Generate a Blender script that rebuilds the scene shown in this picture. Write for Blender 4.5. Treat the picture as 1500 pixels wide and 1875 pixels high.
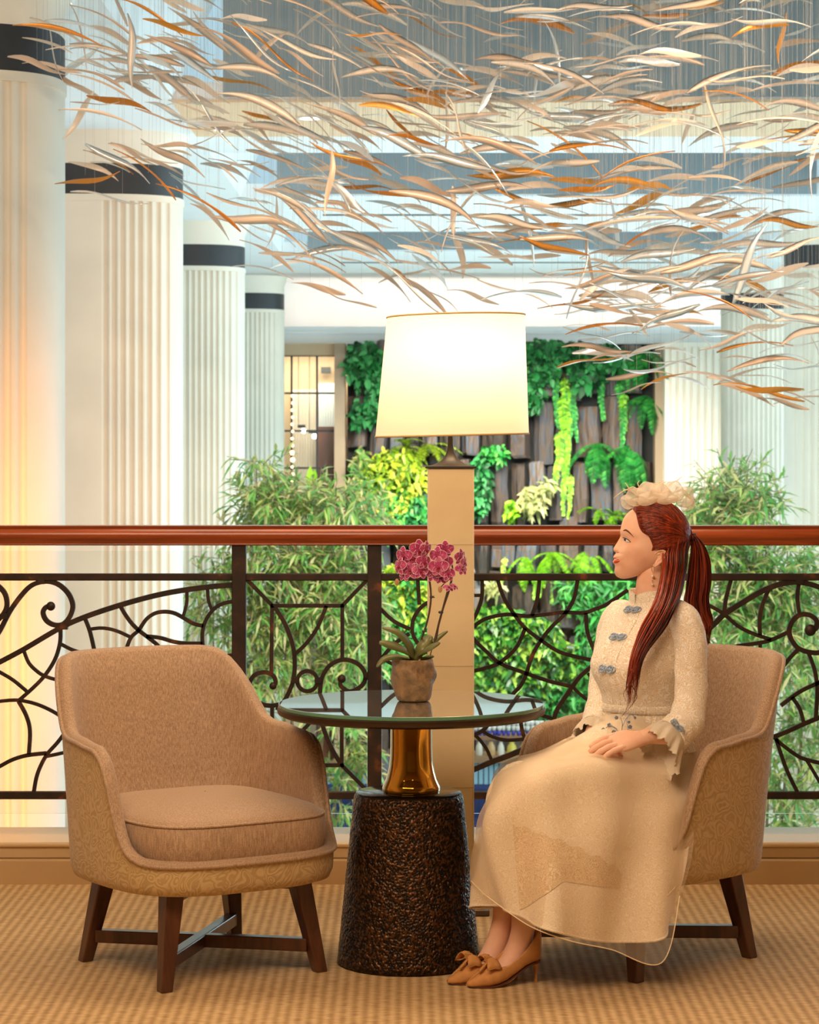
import bpy, math, random
import numpy as np
from mathutils import Vector, Matrix
rnd = random.Random(7)
for o in list(bpy.data.objects): bpy.data.objects.remove(o)
SC = bpy.context.scene; COL = SC.collection
PI = math.pi
F = 4700.0; EYE = 1.5; HZ = 795.0
def at(px, py, Y): return Vector(((px-750)/F*Y, Y, EYE-(py-HZ)/F*Y))
def lin(h):
    h = h.lstrip('#'); r = [int(h[i:i+2], 16)/255 for i in (0, 2, 4)]
    return tuple(((c+.055)/1.055)**2.4 if c > .04045 else c/12.92 for c in r)

# ---------------------------------------------------------------- camera
cd = bpy.data.cameras.new('camera'); cam = bpy.data.objects.new('camera', cd); COL.objects.link(cam)
cam.location = (0, 0, EYE); cam.rotation_euler = (PI/2, 0, 0)
cd.sensor_fit = 'HORIZONTAL'; cd.sensor_width = 36; cd.lens = 36*F/1500; cd.shift_y = -142.5/1500
cd.clip_end = 300; cd.dof.use_dof = True; cd.dof.focus_distance = 7.25; cd.dof.aperture_fstop = 16
SC.camera = cam
# ---------------------------------------------------------------- light
vs = SC.view_settings; vs.view_transform = 'Standard'; vs.look = 'None'; vs.gamma = 1; vs.use_curve_mapping = False; vs.exposure = 0.35
w = bpy.data.worlds.new('world'); SC.world = w; w.use_nodes = True
w.node_tree.nodes['Background'].inputs[0].default_value = (.58, .87, 1.0, 1)
w.node_tree.nodes['Background'].inputs[1].default_value = .62
def area(name, loc, target, size, power, col, spread=180):
    l = bpy.data.lights.new(name, 'AREA'); l.shape = 'RECTANGLE'; l.size, l.size_y = size; l.energy = power; l.color = col
    l.spread = math.radians(spread)
    o = bpy.data.objects.new(name, l); COL.objects.link(o); o.location = loc
    o.rotation_euler = (Vector(target)-Vector(loc)).to_track_quat('-Z', 'Y').to_euler(); return o
def spot(name, loc, target, power, col, ang=60, rad=.08, blend=.6):
    l = bpy.data.lights.new(name, 'SPOT'); l.energy = power; l.color = col; l.spot_size = math.radians(ang); l.spot_blend = blend; l.shadow_soft_size = rad
    o = bpy.data.objects.new(name, l); COL.objects.link(o); o.location = loc
    o.rotation_euler = (Vector(target)-Vector(loc)).to_track_quat('-Z', 'Y').to_euler(); return o
WARM = (1.0, .73, .49); COOL = (.62, .87, 1.0)
area('lounge_ceiling_light', (-.6, 4.9, 3.05), (0, 7.2, .5), (2.6, 1.8), 116, WARM)
area('lounge_ceiling_light', (0, 7.9, 3.08), (0, 7.9, 0), (2.4, .9), 40, WARM)
area('atrium_daylight', (11, 26, 3.0), (0, 28, 0), (22, 7), 2000, COOL)
area('atrium_ceiling_fill', (1.2, 25, -1.5), (1.2, 25, 5), (4, 20), 520, (.64, .87, 1.0))  # added unseen fill that brightens the atrium ceiling from below
area('green_wall_light', (1.4, 38.0, 2.9), (1.4, 42, -1.5), (4.2, 1), 300, (1.0, .95, .82), 100)
area('cove_light', (1.6, 42.45, 3.34), (1.6, 43.0, 3.9), (8, .25), 22, (1.0, .80, .66))
area('bamboo_fill', (-.3, 21.2, 3.7), (-.5, 25.6, -1.6), (1.6, .6), 78, (1.0, .98, .88), 80)  # added pair of unseen fills that brighten the bamboo
area('bamboo_fill', (2.7, 20.4, 3.7), (2.9, 24.6, -1.6), (1.6, .6), 72, (1.0, .98, .88), 80)
area('lattice_room_light', (-1.9, 42.55, 2.75), (-1.9, 43.2, .8), (2.0, .2), 34, (1.0, .86, .68))
for x in (-1.2, .6, 2.4):
    spot('sculpture_fill', (x, 8.3, 3.02), (x+.2, 13.2, 3.1), {-1.2: 70, .6: 170, 2.4: 330}[x], (1.0, .82, .62), 75)  # added unseen spots that brighten and warm the hanging blades
spot('pillar_warm_fill', (-1.0, 9.15, -.25), (-2.0, 12.6, 2.3), 120, (1.0, .52, .20), 95, .1, 1.0)  # three added, unseen spots that tint the left pillars warm
spot('pillar_warm_fill', (-.9, 9.15, -.25), (-2.3, 19.2, 1.2), 780, (1.0, .40, .12), 60, .1, 1.0)
spot('pillar_warm_fill', (.3, 9.15, -.25), (-2.2, 27.4, 1.2), 620, (1.0, .62, .32), 30, .1, 1.0)

# ---------------------------------------------------------------- materials
MATS = {}
def nodes(name):
    m = bpy.data.materials.new(name); m.use_nodes = True; nt = m.node_tree
    return m, nt, nt.nodes['Principled BSDF']
def N(nt, t, **kw):
    n = nt.nodes.new(t)
    for k, v in kw.items():
        if k in n.inputs: n.inputs[k].default_value = v
        else: setattr(n, k, v)
    return n
def coords(nt, kind='Object', scale=(1, 1, 1), rot=(0, 0, 0)):
    tc = N(nt, 'ShaderNodeTexCoord'); mp = N(nt, 'ShaderNodeMapping'); mp.inputs['Scale'].default_value = scale; mp.inputs['Rotation'].default_value = rot
    nt.links.new(tc.outputs[kind], mp.inputs[0]); return mp.outputs[0]
def ramp(nt, fac, stops):
    r = N(nt, 'ShaderNodeValToRGB'); e = r.color_ramp.elements
    while len(e) < len(stops): e.new(.5)
    for k, (p, c) in enumerate(stops): e[k].position = p; e[k].color = (*c[:3], 1)
    nt.links.new(fac, r.inputs[0]); return r.outputs[0]
def bump(nt, p, h, strength=.3, dist=.005):
    b = N(nt, 'ShaderNodeBump'); b.inputs['Strength'].default_value = strength; b.inputs['Distance'].default_value = dist
    nt.links.new(h, b.inputs['Height']); nt.links.new(b.outputs[0], p.inputs['Normal']); return b
def simple(name, col, rough=.5, metal=0, var=.12, scale=8, bs=0, bd=.004, stretch=(1, 1, 1), kind='Object', spec=.5):
    if name in MATS: return MATS[name]
    m, nt, p = nodes(name); c = lin(col) if isinstance(col, str) else col
    v = coords(nt, kind, stretch); n = N(nt, 'ShaderNodeTexNoise', Scale=scale, Detail=5.0); nt.links.new(v, n.inputs['Vector'])
    a = tuple(x*(1-var) for x in c); b = tuple(min(1, x*(1+var)) for x in c)
    nt.links.new(ramp(nt, n.outputs['Fac'], [(.3, a), (.7, b)]), p.inputs['Base Color'])
    p.inputs['Roughness'].default_value = rough; p.inputs['Metallic'].default_value = metal; p.inputs['Specular IOR Level'].default_value = spec
    if bs: bump(nt, p, n.outputs['Fac'], bs, bd)
    MATS[name] = m; return m
def mathn(nt, op, a, b=None):
    n = N(nt, 'ShaderNodeMath', operation=op)
    for k, x in enumerate((a, b)):
        if x is None: continue
        if isinstance(x, (int, float)): n.inputs[k].default_value = x
        else: nt.links.new(x, n.inputs[k])
    return n.outputs[0]

def m_carpet():
    m, nt, p = nodes('ribbed_carpet'); v = coords(nt)
    wv = N(nt, 'ShaderNodeTexWave', Scale=11.0, Distortion=.4, Detail=2.0); wv.inputs['Detail Scale'].default_value = 3; wv.bands_direction = 'X'; nt.links.new(v, wv.inputs[0])
    v2 = coords(nt, 'Object', (26, 90, 1)); nz = N(nt, 'ShaderNodeTexNoise', Scale=1.0, Detail=3.0); nt.links.new(v2, nz.inputs[0])
    big = N(nt, 'ShaderNodeTexNoise', Scale=1.4, Detail=2.0); nt.links.new(v, big.inputs[0])
    h = mathn(nt, 'ADD', mathn(nt, 'MULTIPLY', wv.outputs['Fac'], .28), mathn(nt, 'MULTIPLY', nz.outputs['Fac'], .75))
    h2 = mathn(nt, 'ADD', h, mathn(nt, 'MULTIPLY', big.outputs['Fac'], .2))
    nt.links.new(ramp(nt, h2, [(.3, lin('#94764f')), (.6, lin('#bf9f72')), (.85, lin('#d8bb8e'))]), p.inputs['Base Color'])
    p.inputs['Roughness'].default_value = .625; p.inputs['Specular IOR Level'].default_value = .1; bump(nt, p, h, .7, .006); return m
def m_tweed(name, lo, hi):
    m, nt, p = nodes(name); v = coords(nt, 'Object', (380, 380, 26)); n = N(nt, 'ShaderNodeTexNoise', Scale=1.0, Detail=3.0); nt.links.new(v, n.inputs[0])
    v2 = coords(nt, 'Object', (420, 420, 420)); n2 = N(nt, 'ShaderNodeTexNoise', Scale=1.0, Detail=1.0); nt.links.new(v2, n2.inputs[0])
    h = mathn(nt, 'ADD', mathn(nt, 'MULTIPLY', n.outputs['Fac'], .6), mathn(nt, 'MULTIPLY', n2.outputs['Fac'], .4))
    nt.links.new(ramp(nt, h, [(.38, lin(lo)), (.62, lin(hi))]), p.inputs['Base Color'])
    p.inputs['Roughness'].default_value = .62; p.inputs['Sheen Weight'].default_value = .25; bump(nt, p, h, .5, .002); return m
def swirl(nt, scale, dist=6.0, kind='Object'):
    v = coords(nt, kind); n = N(nt, 'ShaderNodeTexNoise', Scale=scale*.55, Detail=1.0); nt.links.new(v, n.inputs[0])
    mx = N(nt, 'ShaderNodeMix', data_type='RGBA'); mx.inputs[0].default_value = .12; nt.links.new(v, mx.inputs[6]); nt.links.new(n.outputs['Color'], mx.inputs[7])
    vo = N(nt, 'ShaderNodeTexVoronoi', Scale=scale); vo.feature = 'F1'; nt.links.new(mx.outputs[2], vo.inputs['Vector'])
    s = mathn(nt, 'SINE', mathn(nt, 'MULTIPLY', vo.outputs['Distance'], 22.0)); return mathn(nt, 'ADD', mathn(nt, 'MULTIPLY', s, .5), .5)
def m_damask():
    m, nt, p = nodes('damask_fabric'); s = swirl(nt, 26)
    nt.links.new(ramp(nt, s, [(.15, lin('#b59763')), (.55, lin('#c2a573')), (.9, lin('#cbae7d'))]), p.inputs['Base Color'])
    p.inputs['Roughness'].default_value = .8; p.inputs['Sheen Weight'].default_value = .2; bump(nt, p, s, .25, .002); return m
def m_lace(name, lo, hi, scale=60, bs=.4, trans=0.0):
    m, nt, p = nodes(name); s = swirl(nt, scale)
    nt.links.new(ramp(nt, s, [(.2, lin(lo)), (.75, lin(hi))]), p.inputs['Base Color'])
    p.inputs['Roughness'].default_value = .62; p.inputs['Sheen Weight'].default_value = .3; p.inputs['Specular IOR Level'].default_value = .2; bump(nt, p, s, bs, .0015)
    if trans:
        out = nt.nodes['Material Output']; t = N(nt, 'ShaderNodeBsdfTransparent'); mx = N(nt, 'ShaderNodeMixShader')
        f = mathn(nt, 'MULTIPLY', mathn(nt, 'SUBTRACT', 1.15, s), trans); nt.links.new(f, mx.inputs[0])
        nt.links.new(p.outputs[0], mx.inputs[1]); nt.links.new(t.outputs[0], mx.inputs[2]); nt.links.new(mx.outputs[0], out.inputs[0])
    return m
def m_sheer(name, col, alpha=.35):
    m, nt, p = nodes(name); out = nt.nodes['Material Output']; p.inputs['Base Color'].default_value = (*lin(col), 1); p.inputs['Roughness'].default_value = .6
    t = N(nt, 'ShaderNodeBsdfTransparent'); tl = N(nt, 'ShaderNodeBsdfTranslucent'); tl.inputs[0].default_value = (*lin(col), 1)
    m1 = N(nt, 'ShaderNodeMixShader'); m1.inputs[0].default_value = .4; nt.links.new(p.outputs[0], m1.inputs[1]); nt.links.new(tl.outputs[0], m1.inputs[2])
    lw = N(nt, 'ShaderNodeLayerWeight', Blend=.35); f = mathn(nt, 'ADD', mathn(nt, 'MULTIPLY', lw.outputs['Facing'], .45), alpha)
    m2 = N(nt, 'ShaderNodeMixShader'); nt.links.new(f, m2.inputs[0]); nt.links.new(t.outputs[0], m2.inputs[1]); nt.links.new(m1.outputs[0], m2.inputs[2])
    nt.links.new(m2.outputs[0], out.inputs[0]); return m
def m_leafy(name, cols, rough=.5, trans=.3, scale=1.2):
    m, nt, p = nodes(name); out = nt.nodes['Material Output']
    g = N(nt, 'ShaderNodeNewGeometry'); v = coords(nt); n = N(nt, 'ShaderNodeTexNoise', Scale=scale, Detail=2.0); nt.links.new(v, n.inputs[0])
    h = mathn(nt, 'ADD', mathn(nt, 'MULTIPLY', g.outputs['Random Per Island'], .65), mathn(nt, 'MULTIPLY', n.outputs['Fac'], .35))
    k = len(cols); c = ramp(nt, h, [(.12+.76*i/(k-1), lin(x)) for i, x in enumerate(cols)])
    nt.links.new(c, p.inputs['Base Color']); p.inputs['Roughness'].default_value = rough
    tl = N(nt, 'ShaderNodeBsdfTranslucent'); nt.links.new(c, tl.inputs[0]); mx = N(nt, 'ShaderNodeMixShader'); mx.inputs[0].default_value = trans
    nt.links.new(p.outputs[0], mx.inputs[1]); nt.links.new(tl.outputs[0], mx.inputs[2]); nt.links.new(mx.outputs[0], out.inputs[0]); return m
def m_stone():
    m, nt, p = nodes('basalt_stone'); oi = N(nt, 'ShaderNodeObjectInfo'); v = coords(nt, 'Object', (1, 1, .6)); n = N(nt, 'ShaderNodeTexNoise', Scale=5.0, Detail=6.0); nt.links.new(v, n.inputs[0])
    h = mathn(nt, 'ADD', mathn(nt, 'MULTIPLY', oi.outputs['Random'], .75), mathn(nt, 'MULTIPLY', mathn(nt, 'SUBTRACT', n.outputs['Fac'], .5), .7))
    c = ramp(nt, h, [(.0, lin('#2a2522')), (.16, lin('#4f3f34')), (.3, lin('#3a3e47')), (.44, lin('#6a5342')), (.58, lin('#4d5a68')), (.7, lin('#7d6651')), (.82, lin('#6b7d90')), (.92, lin('#71561c'))])
    nt.links.new(c, p.inputs['Base Color']); p.inputs['Roughness'].default_value = .65; bump(nt, p, n.outputs['Fac'], .8, .05); return m
def m_iron():
    m, nt, p = nodes('rusted_iron'); v = coords(nt); n = N(nt, 'ShaderNodeTexNoise', Scale=14.0, Detail=6.0); nt.links.new(v, n.inputs[0])
    nt.links.new(ramp(nt, n.outputs['Fac'], [(.45, lin('#2c211a')), (.62, lin('#3d2a1e')), (.72, lin('#7a4524'))]), p.inputs['Base Color'])
    p.inputs['Roughness'].default_value = .55; p.inputs['Metallic'].default_value = .35; bump(nt, p, n.outputs['Fac'], .3, .003); return m
def m_wood(name, lo, hi, rough=.3, axis=(1, 1, 1), coat=.3):
    m, nt, p = nodes(name); v = coords(nt, 'Object', axis); n = N(nt, 'ShaderNodeTexNoise', Scale=6.0, Detail=6.0, Distortion=.8); nt.links.new(v, n.inputs[0])
    nt.links.new(ramp(nt, n.outputs['Fac'], [(.3, lin(lo)), (.7, lin(hi))]), p.inputs['Base Color'])
    p.inputs['Roughness'].default_value = rough; p.inputs['Coat Weight'].default_value = coat; p.inputs['Coat Roughness'].default_value = .15; return m
def m_hammered():
    m, nt, p = nodes('hammered_bronze'); v = coords(nt, 'Object', (1, 1, 1)); n = N(nt, 'ShaderNodeTexVoronoi', Scale=150.0); n.feature = 'SMOOTH_F1'; nt.links.new(v, n.inputs['Vector'])
    n2 = N(nt, 'ShaderNodeTexNoise', Scale=60.0, Detail=4.0); nt.links.new(v, n2.inputs[0]); h = mathn(nt, 'ADD', n.outputs['Distance'], n2.outputs['Fac'])
    nt.links.new(ramp(nt, h, [(.5, lin('#171009')), (1.0, lin('#2e1e10')), (1.2, lin('#5a3a1c'))]), p.inputs['Base Color'])
    p.inputs['Roughness'].default_value = .28; p.inputs['Metallic'].default_value = .55; bump(nt, p, h, 1.0, .006); return m
def m_skin():
    m, nt, p = nodes('skin'); v = coords(nt); n = N(nt, 'ShaderNodeTexNoise', Scale=25.0, Detail=3.0); nt.links.new(v, n.inputs[0])
    nt.links.new(ramp(nt, n.outputs['Fac'], [(.3, lin('#ecb597')), (.7, lin('#f4c6aa'))]), p.inputs['Base Color'])
    p.inputs['Roughness'].default_value = .62; p.inputs['Subsurface Weight'].default_value = .12; p.inputs['Subsurface Radius'].default_value = (.01, .004, .002); return m
def m_hair():
    m, nt, p = nodes('auburn_hair'); g = N(nt, 'ShaderNodeNewGeometry'); v = coords(nt, 'Object', (90, 90, 5)); n = N(nt, 'ShaderNodeTexNoise', Scale=1.0, Detail=3.0); nt.links.new(v, n.inputs[0])
    h = mathn(nt, 'ADD', mathn(nt, 'MULTIPLY', g.outputs['Random Per Island'], .5), mathn(nt, 'MULTIPLY', n.outputs['Fac'], .5))
    nt.links.new(ramp(nt, h, [(.22, lin('#260b05')), (.5, lin('#782510')), (.8, lin('#c8501e'))]), p.inputs['Base Color'])
    p.inputs['Roughness'].default_value = .38; p.inputs['Specular IOR Level'].default_value = .5; return m
def m_glass(name, tint, refl=.06):
    m, nt, p = nodes(name); out = nt.nodes['Material Output']; t = N(nt, 'ShaderNodeBsdfTransparent'); t.inputs[0].default_value = (*tint, 1)
    g = N(nt, 'ShaderNodeBsdfGlossy', Roughness=.02); fr = N(nt, 'ShaderNodeFresnel', IOR=1.45); mx = N(nt, 'ShaderNodeMixShader')
    nt.links.new(fr.outputs[0], mx.inputs[0]); nt.links.new(t.outputs[0], mx.inputs[1]); nt.links.new(g.outputs[0], mx.inputs[2]); nt.links.new(mx.outputs[0], out.inputs[0]); return m
def m_shade():
    m, nt, p = nodes('lamp_shade_fabric'); out = nt.nodes['Material Output']; c = (*lin('#fff0cf'), 1)
    p.inputs['Base Color'].default_value = c; p.inputs['Roughness'].default_value = .62
    tl = N(nt, 'ShaderNodeBsdfTranslucent'); tl.inputs[0].default_value = (*lin('#fff0da'), 1); mx = N(nt, 'ShaderNodeMixShader'); mx.inputs[0].default_value = .6
    nt.links.new(p.outputs[0], mx.inputs[1]); nt.links.new(tl.outputs[0], mx.inputs[2]); nt.links.new(mx.outputs[0], out.inputs[0]); return m
def emit(name, col, s):
    m, nt, p = nodes(name); p.inputs['Base Color'].default_value = (*col, 1); p.inputs['Emission Color'].default_value = (*col, 1); p.inputs['Emission Strength'].default_value = s; return m

CARPET = m_carpet(); TWEED = m_tweed('taupe_tweed', '#94775b', '#c4a484'); DAMASK = m_damask(); LACE = m_lace('cream_lace', '#ead5b2', '#fffaf0', 46, .5)
LACE_RUFFLE = m_lace('lace_ruffle', '#f6e2bf', '#fff6e2', 120, .6, .08); SHEER = m_sheer('organza', '#f6e6cc', .2); TULLE = m_sheer('tulle', '#fff3e0', .5)
STONE = m_stone(); IRON = m_iron(); RAILWOOD = m_wood('mahogany', '#7c3212', '#ad5222', .28, (.4, 8, 8)); LEGWOOD = m_wood('walnut', '#3e2213', '#5f3620', .35, (6, 6, 1))
HAMMER = m_hammered(); SKIN = m_skin(); HAIR = m_hair(); CREAM = simple('cream_stone', '#e8dcc8', .6, var=.04, scale=3)
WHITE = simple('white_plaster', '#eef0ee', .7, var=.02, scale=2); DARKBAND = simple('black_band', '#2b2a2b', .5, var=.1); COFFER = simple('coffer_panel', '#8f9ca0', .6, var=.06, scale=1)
BEIGE = simple('beige_plaster', '#c6ab88', .6, var=.05, scale=2); BRONZE = simple('dark_bronze', '#4a3a2b', .35, .7, .15, 20); BRONZE2 = simple('pewter', '#6d6258', .35, .8, .1, 20)

# ---------------------------------------------------------------- mesh helpers
class MB:
    def __init__(s): s.v = []; s.f = []
    def add(s, vs, fs):
        b = len(s.v); s.v += [tuple(x) for x in vs]; s.f += [tuple(i+b for i in f) for f in fs]; return s
    def box(s, c, d, rot=None):
        c = Vector(c); P = [Vector((x*d[0]/2, y*d[1]/2, z*d[2]/2)) for x in (-1, 1) for y in (-1, 1) for z in (-1, 1)]
        if rot is not None: P = [rot @ p for p in P]
        return s.add([c+p for p in P], [(0, 1, 3, 2), (4, 6, 7, 5), (0, 4, 5, 1), (2, 3, 7, 6), (0, 2, 6, 4), (1, 5, 7, 3)])
    def lohi(s, a, b): return s.box([(x+y)/2 for x, y in zip(a, b)], [abs(y-x) for x, y in zip(a, b)])
    def frustum(s, c0, d0, c1, d1):
        P = [Vector(c0)+Vector((x*d0[0]/2, y*d0[1]/2, 0)) for x, y in ((-1, -1), (1, -1), (1, 1), (-1, 1))]+[Vector(c1)+Vector((x*d1[0]/2, y*d1[1]/2, 0)) for x, y in ((-1, -1), (1, -1), (1, 1), (-1, 1))]
        return s.add(P, [(3, 2, 1, 0), (4, 5, 6, 7), (0, 1, 5, 4), (1, 2, 6, 5), (2, 3, 7, 6), (3, 0, 4, 7)])
    def grid(s, rows, cu=False, cv=False):
        m, n = len(rows), len(rows[0]); fs = []
        for i in range(m if cv else m-1):
            for j in range(n if cu else n-1):
                a, b = i*n+j, i*n+(j+1) % n; c, d = ((i+1) % m)*n+(j+1) % n, ((i+1) % m)*n+j; fs.append((a, b, c, d))
        return s.add([p for r in rows for p in r], fs)
    def lathe(s, prof, c=(0, 0, 0), n=32, cap=True):
        c = Vector(c); rows = [[c+Vector((r*math.cos(2*PI*k/n), r*math.sin(2*PI*k/n), z)) for k in range(n)] for r, z in prof]
        b = len(s.v); s.grid(rows, cu=True)
        if cap:
            s.f.append(tuple(b+k for k in range(n))[::-1]); e = b+(len(rows)-1)*n; s.f.append(tuple(e+k for k in range(n)))
        return s
    def tube(s, pts, r, n=6, cap=True, flat=1.0, up=None, ph=0.0, closed=False):
        pts = [Vector(p) for p in pts]; m = len(pts); R = r if hasattr(r, '__len__') else [r]*m
        T = []
        for i in range(m):
            a, b = (pts[(i-1) % m], pts[(i+1) % m]) if closed else (pts[max(0, i-1)], pts[min(m-1, i+1)])
            t = b-a; T.append(t.normalized() if t.length > 1e-9 else Vector((0, 0, 1)))
        u = Vector(up) if up is not None else (Vector((0, 0, 1)) if abs(T[0].z) < .9 else Vector((0, 1, 0)))
        rows = []
        for i in range(m):
            u = u-T[i]*u.dot(T[i]); u.normalize(); w_ = T[i].cross(u)
            rows.append([pts[i]+(u*math.cos(2*PI*k/n+ph)+w_*math.sin(2*PI*k/n+ph)*flat)*R[i] for k in range(n)])
        b = len(s.v); s.grid(rows, cu=True, cv=closed)
        if cap and not closed: s.f.append(tuple(b+k for k in range(n))[::-1]); e = b+(m-1)*n; s.f.append(tuple(e+k for k in range(n)))
        return s
    def ball(s, c, r, n=10, m=7):
        c = Vector(c); r = r if hasattr(r, '__len__') else (r, r, r)
        rows = [[c+Vector((r[0]*math.sin(PI*(i+.001)/m*.9999)*math.cos(2*PI*k/n), r[1]*math.sin(PI*(i+.001)/m*.9999)*math.sin(2*PI*k/n), -r[2]*math.cos(PI*i/m))) for k in range(n)] for i in range(m+1)]
        return s.grid(rows, cu=True)
def cat(pts, k=6, closed=False):
    P = [Vector(p) for p in pts]; n = len(P); out = []
    for i in range(n if closed else n-1):
        g = (lambda j: P[j % n]) if closed else (lambda j: P[min(max(j, 0), n-1)])
        a, b, c, d = g(i-1), g(i), g(i+1), g(i+2)
        for j in range(k):
            t = j/k; out.append(.5*((2*b)+(c-a)*t+(2*a-5*b+4*c-d)*t*t+(3*b-a-3*c+d)*t**3))
    if not closed: out.append(P[-1])
    return out
def samp(pts, t):
    m = len(pts)-1; x = min(max(t, 0), 1)*m; i = min(int(x), m-1); return pts[i].lerp(pts[i+1], x-i)
def cgrid(ctrl, ku=6, kv=6):
    rows = [cat(r, ku) for r in ctrl]; cols = [cat(list(c), kv) for c in zip(*rows)]; return [list(r) for r in zip(*cols)]
def interp(x, xs, ys): return float(np.interp(x, xs, ys))
ROOT = {}
def obj(name, mb, mat, parent=None, smooth=True, local=False, ang=38, kind=None, label=None):
    me = bpy.data.meshes.new(name); v = mb.v
    if parent is not None and not local:
        Mi = ROOT[parent.name].inverted(); v = [tuple(Mi @ Vector(p)) for p in v]
    me.from_pydata(v, [], mb.f); me.update()
    if smooth:
        me.shade_smooth()
        if ang: me.set_sharp_from_angle(angle=math.radians(ang))
    me.materials.append(mat); o = bpy.data.objects.new(name, me); COL.objects.link(o)
    if parent is not None: o.parent = parent; ROOT[o.name] = ROOT[parent.name]
    else: ROOT[o.name] = Matrix.Identity(4)
    if kind: o['kind'] = kind
    if label: o['label'] = label
    return o
def thing(name, label, category, loc=(0, 0, 0), rz=0, group=None):
    o = bpy.data.objects.new(name, None); o.empty_display_size = .1; COL.objects.link(o); o.location = loc; o.rotation_euler = (0, 0, rz)
    o['label'] = label; o['category'] = category
    if group: o['group'] = group
    ROOT[o.name] = Matrix.Translation(Vector(loc)) @ Matrix.Rotation(rz, 4, 'Z'); return o
def tag(o, label, category, group=None):
    o['label'] = label; o['category'] = category
    if group: o['group'] = group
    return o
def struct(name, mb, mat, **kw): o = obj(name, mb, mat, **kw); o['kind'] = 'structure'; return o
def bevel(o, wdt=.004, seg=2):
    b = o.modifiers.new('bevel', 'BEVEL'); b.width = wdt; b.segments = seg; b.limit_method = 'ANGLE'; return o
def subsurf(o, n=1):
    s = o.modifiers.new('subdivision', 'SUBSURF'); s.levels = n; s.render_levels = n; return o
# ================================================================ SETTING
RY = 8.75                                   # the plane of the railing
m = MB(); m.lohi((-3.4, -2.2, -.25), (3.4, 8.55, 0)); struct('floor', m, CARPET)
m = MB(); m.lohi((-3.4, -2.2, 3.15), (3.4, 8.9, 3.3)); struct('ceiling', m, BEIGE)
m = MB(); m.lohi((-3.6, -2.2, -.25), (-3.4, 8.9, 3.3)); struct('wall_left', m, BEIGE)
m = MB(); m.lohi((3.4, -2.2, -.25), (3.6, 8.9, 3.3)); struct('wall_right', m, BEIGE)
m = MB(); m.lohi((-3.6, -2.4, -.25), (3.6, -2.2, 3.3)); struct('wall_back', m, BEIGE)
CURB = simple('polished_limestone', '#c9ab80', .3, var=.07, scale=3)
m = MB(); m.lohi((-3.4, 8.55, -.5), (3.4, 8.95, .078)); struct('baseboard_railing', m, CURB)
m = MB(); m.lohi((-3.4, 8.60, .078), (3.4, 8.92, .118)); m.lohi((-3.4, 8.585, .118), (3.4, 8.93, .134)); o = struct('trim_1', m, simple('pale_limestone', '#dcc39a', .3, var=.05, scale=3)); bevel(o, .006)
LF = -4.3
m = MB(); m.lohi((-14, 8.95, LF-.3), (16, 44, LF)); struct('floor_atrium', m, simple('lobby_floor', '#b9b4a8', .25, var=.08, scale=.6))
m = MB(); m.lohi((-14, 8.75, LF), (16, 8.94, -.5)); struct('wall_below', m, WHITE)

# ---- atrium ceiling: three soffit beams across, coffers with sloped sides between them
SZ = 3.78
def ceil_piece(name, a, b, mat=WHITE): mm = MB(); mm.lohi(a, b); return struct(name, mm, mat)
XL, XR = -1.62, 4.25
beams = [(17.5, 20.8), (24.6, 28.9), (32.0, 36.3)]
for k, (y0, y1) in enumerate(beams):
    b = ceil_piece('ceiling_beam', (XL, y0, SZ), (XR, y1, SZ+.12))
    m = MB(); ys = (y0+y1)/2-.15
    m.lohi((-.9, ys, SZ-.004), (3.4, ys+.16, SZ+.02)); obj('air_slot', m, DARKBAND, b)
    if k == 0:
        m = MB(); m.lohi((XL, y0-.02, SZ-.02), (XR, y0+2.0, SZ-.001)); obj('soffit_panel', m, simple('soffit_plaster', '#ecc9a0', .7, var=.03), b)
ceil_piece('ceiling_side_left', (-14, 8.9, SZ), (XL, 36.3, SZ+.12)); ceil_piece('ceiling_side_right', (XR, 8.9, SZ), (16, 36.3, SZ+.12))
ceil_piece('ceiling_far', (-14, 36.3, 4.07), (16, 44, 4.2))
ceil_piece('ceiling_near', (-14, 8.9, SZ+.05), (16, 9.2, SZ+.2))
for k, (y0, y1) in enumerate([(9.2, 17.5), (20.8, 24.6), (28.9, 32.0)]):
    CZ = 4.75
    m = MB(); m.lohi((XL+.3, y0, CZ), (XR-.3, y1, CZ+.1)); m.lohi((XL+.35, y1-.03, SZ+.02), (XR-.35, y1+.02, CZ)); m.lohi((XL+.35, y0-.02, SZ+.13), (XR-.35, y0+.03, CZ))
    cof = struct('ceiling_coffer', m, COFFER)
    for sx, xa, xb in ((-1, XL, XL+.42), (1, XR, XR-.42)):
        m = MB(); m.add([(xa, y0, SZ), (xb, y0+.25, CZ), (xb, y1-.25, CZ), (xa, y1, SZ), (xa+.1*sx, y0, SZ+.1), (xb+.1*sx, y0+.25, CZ+.1), (xb+.1*sx, y1-.25, CZ+.1), (xa+.1*sx, y1, SZ+.1)],
                 [(0, 1, 2, 3), (7, 6, 5, 4), (0, 4, 5, 1), (3, 2, 6, 7)])
        m.add([(xa, y1-.001, SZ), (xb, y1-.25, CZ), (xb, y1, CZ)], [(0, 1, 2)])
        obj('sloped_side', m, WHITE, cof, smooth=False)
m = MB(); m.lohi((-.9, 36.5, 3.96), (3.6, 36.56, 4.0)); tr = struct('trim_2', m, simple('track_grey', '#8b979b', .5))
DOWNL = emit('downlight_glow', (1, .93, .8), 9)
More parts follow.
